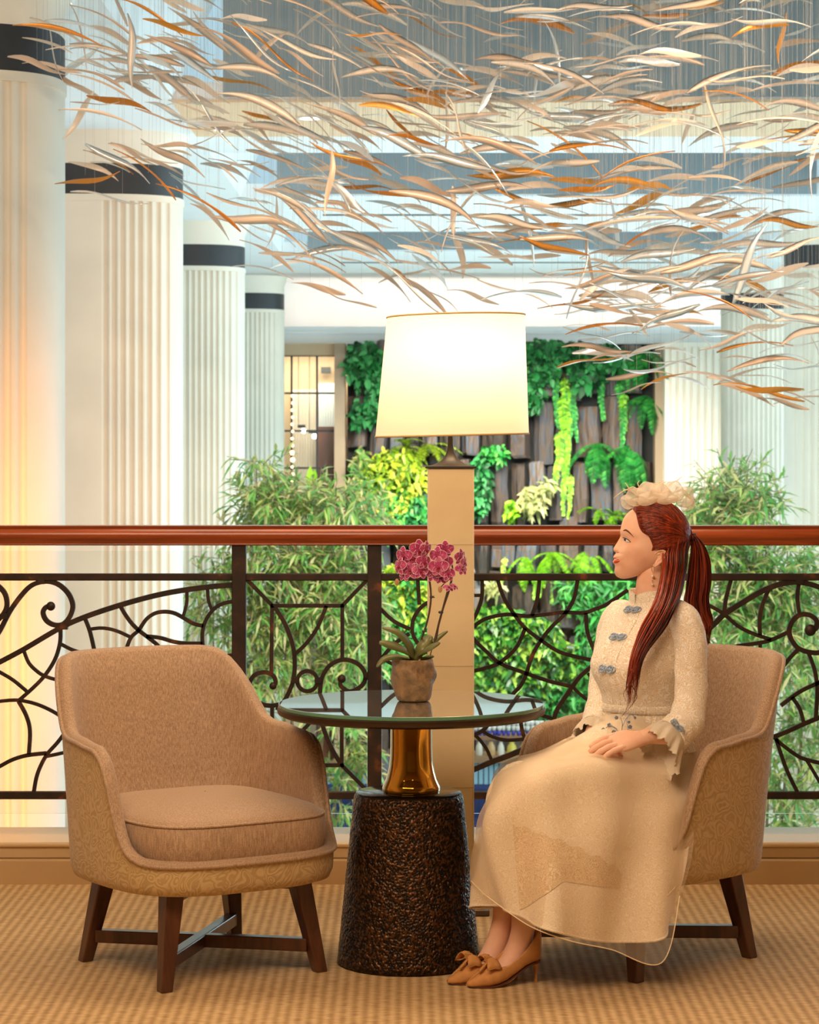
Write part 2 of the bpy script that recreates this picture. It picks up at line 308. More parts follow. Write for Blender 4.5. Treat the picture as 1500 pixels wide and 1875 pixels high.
for k, (px, py, Y) in enumerate([(412, 256, 19.0), (105, 204, 13.4), (568, 181, 18.3), (1288, 374, 26.5), (1075, 463, 32.3), (705, 520, 36.6), (840, 518, 36.6), (1017, 515, 36.6)]):
    zz = 3.95 if Y > 36.4 else SZ-(.02 if Y < 20 else 0)
    m = MB(); x = (px-750)/F*Y; m.lathe([(.075, zz-.012), (.09, zz-.012), (.09, zz+.01), (.075, zz+.01)], (x, Y, 0), 14, cap=False)
    t = thing('downlight', ['small round downlight in the soffit beside the second pillar', 'small round downlight in the soffit beside the nearest pillar', 'bright round downlight in the nearest ceiling beam behind the sculpture', 'small downlight in the second ceiling beam at right', 'small downlight at the edge of the farthest ceiling beam', 'leftmost of the three track lights before the far wall', 'middle one of the three track lights before the far wall', 'rightmost of the three track lights before the far wall'][k], 'lamp', (x, Y, zz), group='ceiling downlights')
    obj('rim', m, WHITE, t); m = MB(); m.lathe([(.001, zz-.006), (.075, zz-.006), (.075, zz+.004)], (x, Y, 0), 14); obj('lens', m, DOWNL, t)
# end wall with a cove
m = MB(); m.lohi((-14, 43.2, LF), (16, 43.4, 4.2)); struct('wall_far', m, WHITE)
m = MB(); m.lohi((-2.2, 42.2, 2.98), (5.4, 42.32, 3.27)); m.lohi((-2.2, 42.16, 3.15), (5.4, 42.24, 3.2)); m.lohi((-2.2, 42.3, 2.98), (5.4, 43.2, 3.04)); struct('trim_3', m, WHITE)

# ---- pillars
def pillar(name, label, cx, cy, hw, hd, flutes, ztop=SZ, bz=3.3, bh=.23):
    t = thing('pillar', label, 'pillar', (cx, cy, LF), group='fluted cream pillars around the atrium')
    def outline(s=1.0, fl=True):
        pts = []; n = 2.6
        M = 420
        for k in range(M):
            a = 2*PI*k/M; c_, s_ = math.cos(a), math.sin(a)
            x = hw*s*math.copysign(abs(c_)**(2/n), c_); y = hd*s*math.copysign(abs(s_)**(2/n), s_)
            d = 0
            if fl and y < 0:
                for (f0, f1, cnt) in flutes:
                    u = (x-f0)/(f1-f0)*cnt
                    if 0 <= u < cnt: q = u % 1.0; d = .022*math.sin(PI*min(1, max(0, (q-.12)/.76))) if .12 < q < .88 else 0
            y += d*1.3; pts.append((cx+x, cy+y))
        return pts
    def ext(o, z0, z1, top=None):
        mm = MB(); a = outline(o[0], o[1]); b = a if top is None else outline(top, o[1]); n = len(a)
        mm.add([(x, y, z0) for x, y in a]+[(x, y, z1) for x, y in b], [(i, (i+1) % n, n+(i+1) % n, n+i) for i in range(n)]+[tuple(range(n))[::-1], tuple(range(n, 2*n))]); return mm
    obj('shaft', ext((1, True), LF, bz-.05), CREAM, t, ang=25)
    mm = ext((1.012, False), bz-.05, bz); obj('fillet', mm, CREAM, t)
    obj('band', ext((1.0, False), bz, bz+bh), DARKBAND, t)
    mm = MB(); a = outline(1, False); n = len(a); zs = [(bz+bh, 1.0), (bz+bh+.12, 1.0), (bz+bh+.18, 1.03), (ztop, 1.06)]; rows = []
    for z, s in zs: rows.append([(cx+(x-cx)*s, cy+(y-cy)*s, z) for x, y in a])
    mm.grid(rows, cu=True); obj('capital', mm, CREAM, t); return t
H1 = .74
pillar('pillar', 'nearest fluted pillar at the left edge, cut off by the frame', -1.775-H1, 12.6+.55, H1, .55, [(.08, .62, 8)])
pillar('pillar', 'second pillar on the left, half plain and half fluted, warm lit', -1.748-H1, 19.2+.55, H1, .55, [(.18, .68, 8)])
pillar('pillar', 'third pillar on the left, pale, with black band above the bamboo', -1.796-H1, 27.4+.55, H1, .55, [(.12, .69, 9)])
pillar('pillar', 'farthest left pillar, cool white, beside the glass lattice', -1.824-H1, 36.8+.55, H1, .55, [(-.1, .7, 12)])
pillar('pillar', 'right pillar cut off by the frame edge above the armchair', 4.09+H1, 27.4+.55, H1, .55, [(-.69, .0, 10)])
pillar('pillar', 'right pillar with a black band behind the hanging leaves', 4.54+.5, 36.8+.55, .5, .5, [(-.45, .45, 13)])
m = MB(); m.lohi((4.12, 41.4, LF), (5.4, 42.2, 2.98)); pw = struct('wall_pier', m, CREAM)
for k in range(8):
    m = MB(); x = 4.22+k*.115; m.lohi((x, 41.37, LF), (x+.07, 41.4, 2.9)); obj('fillet', m, CREAM, pw)

# ================================================================ RAILING
rail = thing('railing', 'wrought iron balcony railing with mahogany handrail and scrollwork panels', 'railing', (0, RY, .134))
P = [(-.06, 0), (-.052, -.012), (-.06, -.018), (-.068, -.035), (-.066, -.05), (-.054, -.062), (-.05, -.068), (-.052, -.075), (-.046, -.08), (.046, -.08), (.052, -.075), (.05, -.068), (.066, -.05), (.068, -.035), (.06, -.018), (.052, -.012), (.06, 0)]
zt = at(0, 962, RY).z; sc = (at(0, 962, RY).z-at(0, 998, RY).z)/.08
m = MB(); rows = [[(x, RY+a*sc*.85, zt+b*sc) for a, b in P] for x in np.linspace(-3.38, 3.38, 12)]; m.grid([list(r) for r in zip(*rows)]); n_ = 12
m.add([rows[0][i] for i in range(len(P))], [tuple(range(len(P)))]); m.add([rows[-1][i] for i in range(len(P))], [tuple(range(len(P)))[::-1]])
m.add([(-3.38, RY-.06*sc*.85, zt), (3.38, RY-.06*sc*.85, zt), (3.38, RY+.06*sc*.85, zt), (-3.38, RY+.06*sc*.85, zt)], [(0, 1, 2, 3)])
obj('handrail', m, RAILWOOD, rail, ang=50)
def hbar(name, y0, y1, th=.024): mm = MB(); a = at(0, y0, RY); b = at(0, y1, RY); mm.lohi((-3.38, RY-th/2, b.z), (3.38, RY+th/2, a.z)); bevel(obj(name, mm, IRON, rail), .003)
hbar('top_rail', 1050, 1063); hbar('bottom_rail', 1449, 1463)
for px in (425+13, 673+13, -810, 438-1250, 1560+438-75, 1560+686-75):
    a = at(px, 990, RY); m = MB(); m.lohi((a.x-.024, RY-.024, .134), (a.x+.024, RY+.024, a.z)); bevel(obj('post', m, IRON, rail), .003)
def bar(pts, wpx=8.5, smooth=True):
    P_ = [at(x, y, RY) for x, y in pts]; m = MB(); m.tube(cat(P_, 5) if smooth and len(P_) > 2 else P_, wpx/2/F*RY*1.25, 4, up=(0, 1, 0), ph=PI/4); return obj('scroll_bar', m, IRON, rail, ang=50)
def knob(x, y, r): m = MB(); m.ball(at(x, y, RY), r/F*RY); obj('scroll_end', m, IRON, rail)
for wd, pts in [
 (11, [(-30, 1226), (0, 1212), (45, 1188), (110, 1150), (160, 1128), (230, 1105), (300, 1087), (370, 1076), (425, 1071)]),
 (10, [(-15, 1175), (0, 1154.6), (18, 1120), (37, 1093), (55, 1074), (73, 1066), (92, 1065), (110, 1072), (126, 1088), (133.6, 1109), (128, 1129), (114.6, 1143), (98.6, 1144), (85, 1136), (79, 1122), (84, 1112), (93, 1109)]),
 (10, [(-30, 1064), (-8, 1070), (8, 1085), (13, 1105), (8, 1122), (-8, 1140)]),
 (8, [(111, 1153), (110, 1177), (101, 1207), (82, 1237), (60, 1260), (34, 1283)]),
 (7, [(43.5, 1191), (53, 1214), (69, 1230), (82.5, 1238), (101, 1244), (135, 1252)]), (7, [(-12, 1226), (0, 1231), (25, 1246), (51.6, 1268)]),
 (7, [(-12, 1286), (0, 1284), (23, 1282), (41, 1283), (69, 1290), (101, 1305), (135, 1328)]), (8, [(34, 1284), (48, 1310), (55, 1338), (53, 1381)]),
 (8, [(-12, 1409), (0, 1403), (23, 1391), (50, 1383), (85, 1379)]), (8, [(122, 1338), (105, 1360), (85, 1383), (69, 1416), (62, 1450)]), (7, [(85, 1385), (104, 1381), (135, 1374)]),
 (8, [(156, 1133), (165, 1157), (174, 1196)]), (7, [(165, 1152), (188, 1150), (213, 1155), (242, 1168)]), (7, [(111, 1179), (133, 1190), (160, 1197), (195, 1198), (228, 1192)]),
 (8, [(220, 1109), (230, 1126), (241, 1141), (254, 1154), (275, 1170), (289, 1182), (297, 1196), (306, 1220)]),
 (8, [(229, 1205), (233, 1184), (241, 1166), (254, 1154), (268, 1134), (284, 1123), (302, 1120), (320, 1123), (339, 1133), (355, 1142), (373, 1146)]),
 (8, [(268, 1165), (294, 1168), (318, 1175), (342, 1178), (371, 1178)]), (7, [(342, 1080), (342, 1104), (335, 1131)]), (7, [(380, 1073), (382, 1099), (389, 1118)]),
 (8, [(427, 1101), (406, 1106), (390, 1117), (377, 1136), (371, 1158), (372, 1184), (380, 1212)]), (7, [(379, 1210), (403, 1202), (427, 1199)]), (7, [(353, 1179), (347, 1195), (340, 1220)]), (7, [(427, 1236), (396, 1241), (380, 1246)]),
 (8, [(451, 1060), (499, 1109)]), (8, [(496, 1109), (630, 1109)]), (8, [(626, 1110), (674, 1060)]), (8, [(498.5, 1109), (497, 1236)]),
 (9, [(503, 1111), (522.5, 1143), (536, 1180), (540, 1214), (537, 1246), (527, 1272), (518, 1287), (507, 1300)]), (8, [(598, 1109), (582, 1148), (561, 1178), (539, 1199)]), (8, [(627, 1109), (627, 1208)]),
 (9, [(500, 1256), (505, 1250), (502, 1239), (493, 1232.6), (480, 1231), (465, 1237), (457, 1253), (462, 1271.6), (476.7, 1287.6), (495, 1292), (512, 1290)]), (8, [(498.5, 1292), (498.5, 1402)]),
 (9, [(626, 1243), (623, 1253), (630, 1261), (640, 1266), (653, 1262), (666, 1251), (669, 1235), (660, 1219), (644, 1210), (627, 1208), (610, 1214), (596, 1228), (588, 1249), (586, 1285), (589, 1319), (596, 1343), (610, 1375), (624, 1398)]),
 (8, [(626, 1264), (626, 1402)]), (8, [(496, 1401), (630, 1401)]), (8, [(626, 1401), (674, 1449)]), (8, [(499, 1401), (451, 1449)]), (8, [(554, 1338), (578, 1312)]),
 (8, [(765, 1060), (768, 1107)]), (8, [(697, 1115), (721, 1137), (751, 1152)]), (8, [(800, 1100), (782, 1104), (766, 1118), (756, 1138), (756, 1160), (766, 1178), (790, 1200)]), (8, [(750, 1160), (721, 1180), (697, 1208)]), (7, [(700, 1205), (722, 1217), (760, 1225)]),
 (8, [(883, 1060), (882, 1096), (869, 1130), (850, 1160)]), (7, [(800, 1091), (883, 1090)]), (8, [(820, 1180), (868, 1146), (892, 1132), (928, 1125), (964, 1128), (998, 1125), (1031, 1121), (1068, 1122), (1090, 1115), (1112, 1106), (1150, 1080)]),
 (8, [(911, 1060), (922, 1093), (939, 1121), (961, 1149), (991, 1172), (1026, 1194), (1082, 1208), (1120, 1212)]), (8, [(988, 1060), (984, 1096), (974, 1128)]),
 (8, [(1058, 1060), (1051, 1096), (1034, 1124), (1012, 1146), (991, 1172), (975, 1200), (964, 1233), (953, 1256), (938, 1272), (900, 1318), (887, 1335), (869, 1345), (845, 1352)]), (8, [(962, 1150), (945, 1186), (914, 1214), (889, 1223), (868, 1228), (820, 1236)]),
 (8, [(850, 1140), (868, 1170), (892, 1194), (917, 1215), (964, 1233), (1006, 1247), (1048, 1257)]), (8, [(1073, 1122), (1076, 1158), (1090, 1194), (1105, 1215)]), (9, [(1100, 1210), (1085, 1219), (1062, 1239), (1048, 1257), (1034, 1278), (1020, 1300), (1015, 1316), (1012, 1345)]), (7, [(1048, 1257), (1071, 1278), (1105, 1300)]), (6, [(1076, 1233), (1090, 1244), (1110, 1250)]),
 (8, [(975, 1304), (1013, 1316)]), (7, [(869, 1345), (880, 1356), (892, 1373), (901, 1394)]), (7, [(885, 1339), (900, 1348), (927, 1355), (961, 1353)]), (8, [(951, 1300), (957, 1340), (968, 1366)]),
 (11, [(800, 1434), (867, 1409), (900, 1395), (940, 1380), (987, 1359), (1070, 1318), (1160, 1262), (1240, 1200), (1304, 1146), (1327, 1124), (1360, 1103), (1396, 1082), (1431, 1069), (1464, 1066), (1500, 1075), (1535, 1094), (1555, 1130)]),
 (10, [(1485, 1155), (1494, 1150), (1495, 1136), (1482, 1126), (1464, 1126), (1450, 1139), (1445, 1157), (1452, 1176), (1468, 1190), (1500, 1195), (1530, 1180)]),
 (8, [(1339, 1060), (1330, 1094), (1326, 1122)]), (8, [(1270, 1100), (1297, 1108), (1325, 1124), (1351, 1146), (1379, 1160), (1412, 1171)]), (8, [(1408, 1078), (1396, 1108), (1391, 1134), (1392, 1163)]), (8, [(1463, 1068), (1460, 1094), (1464, 1124)]),
 (8, [(1300, 1204), (1325, 1191), (1351, 1183), (1391, 1177), (1414, 1171), (1444, 1157)]), (7, [(1392, 1178), (1393, 1215)]), (7, [(1290, 1160), (1298, 1178), (1312, 1196)]), (8, [(1463, 1188), (1447, 1204), (1425, 1232)]),
 (8, [(1480, 1194), (1492, 1228), (1496.5, 1263), (1494, 1314)]), (8, [(1515, 1243), (1473, 1262), (1452, 1275), (1430, 1292)]), (8, [(1450, 1276), (1464, 1297), (1472, 1324)]), (9, [(1520, 1306), (1473, 1325), (1440, 1340), (1410, 1352)]), (8, [(1420, 1352), (1433, 1364), (1459, 1383), (1478, 1391), (1515, 1400)]), (8, [(1420, 1350), (1431, 1383), (1442, 1413), (1460, 1450)]), (7, [(1478, 1393), (1500, 1430), (1512, 1450)])]:
    bar(pts, wd)
for x, y, r in ((93, 1110, 8.5), (500, 1256, 7), (626, 1243, 8), (1484, 1154, 11)): knob(x, y, r)
m = MB(); c = at(563, 1247, RY); m.tube([c+Vector((math.cos(a)*18.5/F*RY, 0, math.sin(a)*18.5/F*RY)) for a in np.linspace(0, 2*PI, 25)[:-1]], .0098, 4, up=(0, 1, 0), ph=PI/4, closed=True); obj('ring', m, IRON, rail, ang=50)
for x, y in ((76, 1064), (540, 1245), (583, 1245), (453, 1254), (672, 1236), (8, 1128), (1464, 1064), (118, 1147)):
    m = MB(); p = at(x, y, RY); m.lohi((p.x-.012, p.y-.014, p.z-.01), (p.x+.012, p.y+.014, p.z+.01)); obj('collar', m, IRON, rail)
for x0, x1 in ((-1.55, -.62), (-.565, -.145), (-.095, 2.08)):
    m = MB(); m.lohi((x0, RY+.045, .2), (x1, RY+.055, zt-.09)); obj('glass_pane', m, m_glass('clear_pane', (.97, .99, .98)) if 'PANE' not in MATS else MATS['PANE'], rail); MATS['PANE'] = bpy.data.materials['clear_pane']
# ================================================================ BACKGROUND: LIVING WALL
WY = 42.0
lw = thing('living_wall', 'tall wall of upright basalt blocks hung with ferns and ivy', 'green wall', (at(916, 800, WY).x, WY, LF))
m = MB(); a = at(636, 632, WY); b = at(1197, 1500, WY); m.lohi((a.x, WY+.12, LF), (b.x, WY+.25, 2.98)); obj('backing', m, simple('wall_backing', '#1c1d1a', .8), lw)
FRAME = simple('taupe_frame', '#a08a70', .5, var=.05, scale=2)
for x0, x1 in ((613, 633), (1197, 1217)):
    m = MB(); m.lohi((at(x0, 0, WY).x, WY-.25, LF), (at(x1, 0, WY).x, WY+.3, 2.98)); obj('side_frame', m, FRAME, lw)
stones = []
for k in range(10):
    r2 = random.Random(40+k); n = r2.choice((5, 6, 6)); ring = []
    for q in range(n): an = 2*PI*q/n+r2.uniform(-.25, .25)+.3; ring.append((.5*math.cos(an)*r2.uniform(.86, 1.06), .5*math.sin(an)*r2.uniform(.8, 1)))
    rows = []
    for z, s in ((-.5, .88), (-.46, .98), (-.1, 1.0), (.15, .97), (.45, .99), (.5, .85)):
        dx, dy = r2.uniform(-.05, .05), r2.uniform(-.07, .07); rows.append([(x*s+dx, y*s+dy, z+r2.uniform(-.015, .015)) for x, y in ring])
    mm = MB(); mm.grid(rows, cu=True); mm.f += [tuple(range(n))[::-1], tuple(range(5*n, 6*n))]
    me = bpy.data.meshes.new('stone'); me.from_pydata(mm.v, [], mm.f); me.materials.append(STONE); me.shade_smooth(); me.set_sharp_from_angle(angle=math.radians(30)); stones.append(me)
def place(me, name, parent, loc, scale=(1, 1, 1), rot=(0, 0, 0)):
    o = bpy.data.objects.new(name, me); COL.objects.link(o); o.parent = parent
    M = ROOT[parent.name].inverted() @ (Matrix.Translation(Vector(loc)) @ Matrix.LocRotScale(None, None, None) if False else Matrix.Translation(Vector(loc)))
    from mathutils import Euler
    M = M @ Euler(rot).to_matrix().to_4x4() @ Matrix.Diagonal((*scale, 1)); o.matrix_basis = M; ROOT[o.name] = ROOT[parent.name]; return o
rs = random.Random(11); y = 628
while y < 1420:
    rowh = rs.uniform(88, 118); x = 640+rs.uniform(-8, 6)
    while x < 1192:
        wdt = rs.uniform(27, 48); h = rowh*rs.uniform(.86, 1.08); p = at(x+wdt/2, y+rowh/2+rs.uniform(-12, 12), WY)
        if p.x+wdt/2/F*WY < at(1199, 0, WY).x:
            place(rs.choice(stones), 'stone', lw, (p.x, WY+.06-rs.uniform(0, .16), p.z), (wdt/F*WY*1.0, .42, h/F*WY*.97), (rs.uniform(-.05, .05), rs.uniform(-.03, .03), rs.choice((0, PI))))
        x += wdt+1.5
    y += rowh
# ---- leaf makers
def leaf(mb, base, d, up, L, W, fold=.25, droop=.2, seg=3):
    d = Vector(d).normalized(); up = Vector(up); s = d.cross(up)
    if s.length < 1e-4: s = Vector((1, 0, 0))
    s.normalize(); up = s.cross(d); pts = []; base = Vector(base)
    for i in range(seg+1):
        t = i/seg; c = base+d*L*t-Vector((0, 0, 1))*L*droop*t*t; ww = W*.5*math.sin(PI*min(1, .12+.88*t))**.8 if i < seg else W*.02
        pts.append((c-s*ww+up*ww*fold, c, c+s*ww+up*ww*fold))
    b = len(mb.v); mb.v += [tuple(q) for r in pts for q in r]
    for i in range(seg): a = b+i*3; mb.f += [(a, a+1, a+4, a+3), (a+1, a+2, a+5, a+4)]
def rdir(r, bias=(0, -.6, 0)): return (Vector((r.gauss(0, 1), r.gauss(0, 1), r.gauss(0, 1))).normalized()+Vector(bias)).normalized()
G_IVY = m_leafy('ivy_leaves', ['#0a2c14', '#175a26', '#2a8240', '#58ac64'], .5, .15); G_LIME = m_leafy('lime_fern', ['#3f7a10', '#72b41a', '#96d424', '#c4ea50'], .5, .3)
G_FERN = m_leafy('sword_fern', ['#145220', '#248434', '#3ca844', '#7cc454'], .5, .2); G_YEL = m_leafy('yellow_green', ['#2b5412', '#6f9a1c', '#b4c82c', '#e2de60'], .5, .25)
G_BIG = m_leafy('philodendron', ['#0c3214', '#236a24', '#6aa834', '#c2da5c'], .35, .2); G_PALE = m_leafy('pale_leaves', ['#5f7a48', '#a8b06a', '#d9cf94', '#8a9a58'], .5, .3)
G_BAMBOO = m_leafy('bamboo_leaves', ['#2f6a28', '#7aa848', '#4f9048', '#a8b45c', '#cdb984', '#86bc60'], .4, .35, 3); CULM = simple('bamboo_culm', '#7c6a44', .5, var=.25, scale=10)
def foliage(name, parent, px, py, rx, ry, n, L, W, mat, seed, Y=WY-.3, dy=.25, droop=.35, bias=(0, -.5, -.2), label=None, kind='stuff'):
    r = random.Random(seed); mb = MB(); c = at(px, py, Y); ax, az = rx/F*Y, ry/F*Y
    for _ in range(n):
        while True:
            u, v = r.uniform(-1, 1), r.uniform(-1, 1)
            if u*u+v*v < 1: break
        p = c+Vector((u*ax, r.uniform(-dy, dy), v*az)); k = r.uniform(.7, 1.25)
        leaf(mb, p, rdir(r, bias), Vector((r.gauss(0, .4), -1, .6)), L*k, W*k, .25, droop)
    return obj(name, mb, mat, parent, ang=0, kind=kind, label=label)
def frond_mesh(name, L, W, n, mat, droop, seed, lw_=.16):
    r = random.Random(seed); mb = MB(); pts = []
    for i in range(n+1):
        t = i/n; pts.append(Vector((L*t*(1-.35*t*droop), 0, L*(.22*t-droop*t*t))))
    mb.tube(pts, [L*.008*(1-.7*i/n) for i in range(n+1)], 4)
    for i in range(1, n):
        t = i/n; ww = W*math.sin(PI*(.12+.86*t))**.75; d = (pts[i+1]-pts[i-1]).normalized()
        for s in (-1, 1): leaf(mb, pts[i], d*.35+Vector((0, s, -.12)), Vector((0, 0, 1)), ww*r.uniform(.85, 1.1), L/n*.8, .2, .12, 2)
    me = bpy.data.meshes.new(name); me.from_pydata(mb.v, [], mb.f); me.materials.append(mat); me.shade_smooth(); return me
FR_G = [frond_mesh('frond', 1, .17, 24, G_FERN, .55, s) for s in (1, 2)]; FR_L = [frond_mesh('frond', 1, .14, 24, G_LIME, .6, s) for s in (3, 4)]; FR_Y = [frond_mesh('frond', 1, .15, 22, G_YEL, .5, s) for s in (5, 6)]
def fern(px, py, n, L, meshes, seed, a0=-2.9, a1=-.2, tilt=(-.2, .9), label=None, Y=WY-.12, name='fern'):
    r = random.Random(seed); root = at(px, py, Y); t = bpy.data.objects.new(name, None); COL.objects.link(t); t.parent = lw; t.matrix_basis = ROOT[lw.name].inverted() @ Matrix.Translation(root); ROOT[t.name] = Matrix.Translation(root)
    if label: t['label'] = label
    for k in range(n):
        az = a0+(a1-a0)*(k+.5)/n+r.uniform(-.2, .2); s = L*r.uniform(.75, 1.15); place(r.choice(meshes), 'frond', t, root, (s, s, s), (0, r.uniform(*tilt), az))
    return t
fern(1172, 640, 9, .85, FR_G, 21, tilt=(.1, 1.2)); fern(1146, 646, 6, .7, FR_G, 22, tilt=(.4, 1.2)); fern(1185, 725, 7, .75, FR_G, 23, tilt=(.2, 1.1))
fern(1093, 812, 8, .78, FR_G, 24, tilt=(.1, 1.0)); fern(1150, 815, 10, .9, FR_G, 25, tilt=(.2, 1.2)); fern(1125, 945, 9, .6, FR_L, 26, tilt=(-.7, .3)); fern(1095, 935, 7, .45, FR_L, 27, tilt=(-.6, .5))
fern(1180, 905, 5, .6, FR_G, 28); fern(785, 815, 9, .7, FR_Y, 29, tilt=(-.5, .6)); fern(745, 820, 7, .6, FR_Y, 30, tilt=(-.5, .6)); fern(1010, 1012, 9, .8, FR_L, 31, tilt=(0, 1.1)); fern(1075, 1010, 8, .8, FR_L, 32, tilt=(.2, 1.2)); fern(960, 1020, 6, .6, FR_L, 33, tilt=(-.1, .9))
# hanging fern streamers
def streamer(px, py, L, wd, mat, seed, name='hanging_fern'):
    r = random.Random(seed); mb = MB(); p = at(px, py, WY-.22); n = int(L/.035); pts = [p]
    for i in range(n): pts.append(pts[-1]+Vector((r.gauss(0, .006)+math.sin(i*.11+seed)*.004, r.gauss(0, .003), -.035)))
    mb.tube(pts[::4], .012, 4)
    for i in range(1, n):
        for s in (-1, 1): k = wd*(1-.6*i/n)*r.uniform(.7, 1.1); leaf(mb, pts[i], (s, -.35, -.5), (0, -1, .3), k, .045, .2, .1, 2)
    return obj(name, mb, mat, lw, ang=0)
for i, (px, py, L, wd, mt) in enumerate([(1034, 690, 1.5, .12, G_LIME), (1028, 725, 1.5, .14, G_LIME), (1042, 710, 1.0, .11, G_FERN), (1024, 790, 1.0, .13, G_LIME), (1036, 840, .95, .10, G_LIME), (1055, 690, 1.1, .09, G_FERN), (1018, 690, .9, .09, G_FERN), (1098, 690, .75, .10, G_FERN), (1133, 700, 1.1, .12, G_FERN), (1143, 720, .7, .1, G_LIME), (1046, 870, .75, .08, G_LIME), (985, 690, .6, .1, G_LIME), (655, 640, .8, .12, G_IVY), (690, 700, .9, .12, G_IVY), (1000, 1040, .6, .1, G_LIME), (1040, 1045, .8, .1, G_LIME), (985, 1045, .5, .1, G_LIME), (925, 1020, .5, .08, G_YEL)]): streamer(px, py, L, wd, mt, 100+i)
for i, (px, py, rx, ry, n, L, W, mt) in enumerate([
    (668, 665, 36, 36, 260, .17, .13, G_IVY), (685, 720, 14, 60, 160, .16, .11, G_IVY), (655, 760, 12, 25, 60, .15, .1, G_IVY), (985, 665, 40, 36, 300, .17, .13, G_IVY), (1010, 640, 80, 14, 200, .17, .13, G_IVY), (975, 715, 18, 40, 120, .16, .11, G_IVY),
    (1075, 660, 45, 20, 190, .2, .14, G_IVY), (1075, 690, 30, 18, 70, .2, .15, G_IVY), (1120, 655, 30, 20, 110, .17, .12, G_IVY), (880, 890, 16, 55, 220, .16, .1, G_IVY), (905, 830, 22, 16, 60, .15, .08, G_FERN), (975, 915, 22, 24, 90, .24, .07, G_PALE), (1000, 890, 14, 12, 30, .2, .06, G_PALE), (935, 935, 10, 20, 40, .15, .08, G_LIME),
    (720, 880, 60, 55, 620, .2, .07, G_YEL), (720, 940, 60, 40, 420, .22, .08, G_FERN), (660, 880, 20, 60, 160, .18, .06, G_BAMBOO), (775, 935, 30, 30, 200, .2, .09, G_IVY),
    (740, 1080, 52, 50, 480, .24, .08, G_YEL), (760, 1110, 45, 60, 300, .24, .1, G_FERN), (730, 1180, 50, 60, 330, .22, .08, G_FERN), (905, 1155, 70, 42, 560, .22, .10, G_BIG), (975, 1170, 50, 40, 330, .22, .10, G_BIG), (910, 1230, 60, 45, 360, .3, .11, G_BIG),
    (1010, 1225, 55, 50, 360, .3, .11, G_BIG), (1055, 1285, 55, 42, 320, .36, .10, G_FERN), (960, 1285, 60, 35, 300, .34, .11, G_IVY), (1080, 1190, 30, 60, 160, .2, .07, G_FERN), (905, 1075, 16, 12, 40, .2, .06, G_PALE), (1060, 1085, 40, 30, 130, .26, .05, G_FERN), (1150, 1100, 80, 60, 260, .26, .08, G_FERN), (800, 1200, 40, 80, 300, .24, .09, G_BIG), (1190, 1250, 80, 80, 300, .3, .1, G_IVY)]):
    foliage('climbing_plant', lw, px, py, rx, ry, int(n*1.9), L*.78, W*.72, mt, 300+i, dy=.2)

# ---- glass lattice to the left of the living wall
win = MB(); xa, xb = at(470, 0, 42).x, at(613, 0, 42).x
def wz(y): return at(0, y, 42).z
m = MB(); m.lohi((xa-.6, 41.95, wz(651)), (xb, 42.15, 2.98)); m.lohi((xa-.6, 41.95, LF), (xa, 42.15, wz(651))); w1 = struct('window_1', m, BEIGE)
for px in (488, 534, 580.5):
    m = MB(); x = at(px, 0, 42).x; m.lohi((x-.016, 42.0, LF), (x+.016, 42.05, wz(651))); obj('muntin', m, DARKBAND, w1)
for py in (651, 720, 789, 857, 926, 995):
    m = MB(); m.lohi((xa, 41.995, wz(py)-.016), (xb, 42.045, wz(py)+.016)); obj('muntin', m, DARKBAND, w1)
xs = [xa]+[at(p, 0, 42).x for p in (488, 534, 580.5)]+[xb]; ysl = [995, 926, 857, 789, 720, 651]
for i in range(4):
    for j in range(5):
        m = MB(); m.lohi((xs[i]+.016, 42.02, wz(ysl[j])+.016), (xs[i+1]-.016, 42.03, wz(ysl[j+1])-.016)); obj('pane', m, MATS['PANE'], w1)
m = MB(); m.lohi((-3.2, 43.16, LF), (xb+.3, 43.2, 2.95)); struct('wall_lattice', m, BEIGE)
t = thing('fluted_panel', 'ribbed beige column seen through the glass lattice', 'column', (at(556, 0, 43).x, 43, LF))
for k in range(9):
    m = MB(); x = at(537+k*5.0, 0, 43).x; m.lathe([(.024, LF), (.024, 2.25)], (x, 43.1, 0), 8); obj('rib', m, CREAM, t)
t = thing('fluted_panel', 'pale ribbed column with a dark band behind the lattice, beside the living wall', 'column', (at(598, 0, 43).x, 42.9, LF))
for k in range(7):
    m = MB(); x = at(586+k*4.6, 0, 43).x; m.lathe([(.022, LF), (.022, 2.35)], (x, 43.0, 0), 8); obj('rib', m, simple('cool_white', '#e9f2f2', .6, var=.02), t)
m = MB(); m.lohi((at(588, 0, 43).x, 42.94, at(0, 684, 43).z), (at(606, 0, 43).x, 43.02, at(0, 672, 43).z)); obj('band', m, DARKBAND, t)
m = MB(); m.lohi((at(580, 0, 42.6).x, 42.6, LF), (at(612, 0, 42.6).x, 42.66, at(0, 781, 42.6).z)); tag(bevel(obj('screen', m, simple('russet_screen', '#7a4a38', .7, var=.15, scale=5)), .01), 'russet brown screen panel standing behind the glass lattice', 'screen')
BULB = emit('bulb_glow', (1, .97, .9), 14); WBULB = emit('warm_bulb_glow', (1, .6, .25), 7)
for k, (px, py, lab) in enumerate([(556, 789, 'twin spotlight left of the two behind the lattice'), (576, 799, 'lower right spotlight behind the lattice')]):
    p = at(px, py, 42.4); t = thing('spotlight', lab, 'lamp', p, group='spotlights behind the lattice'); m = MB(); m.lohi((p.x-.1, p.y, p.z+.05), (p.x+.03, p.y+.06, p.z+.1)); obj('arm', m, DARKBAND, t); m = MB(); m.lohi((p.x-.09, p.y+.02, p.z+.1), (p.x-.08, p.y+.03, 2.985)); obj('stem', m, DARKBAND, t); m = MB(); m.ball(p, .04); obj('bulb', m, BULB, t)
t = thing('string_light', 'string of warm little bulbs down the lattice mullion', 'lamp', at(535, 720, 42)-Vector((0, .04, 0)))
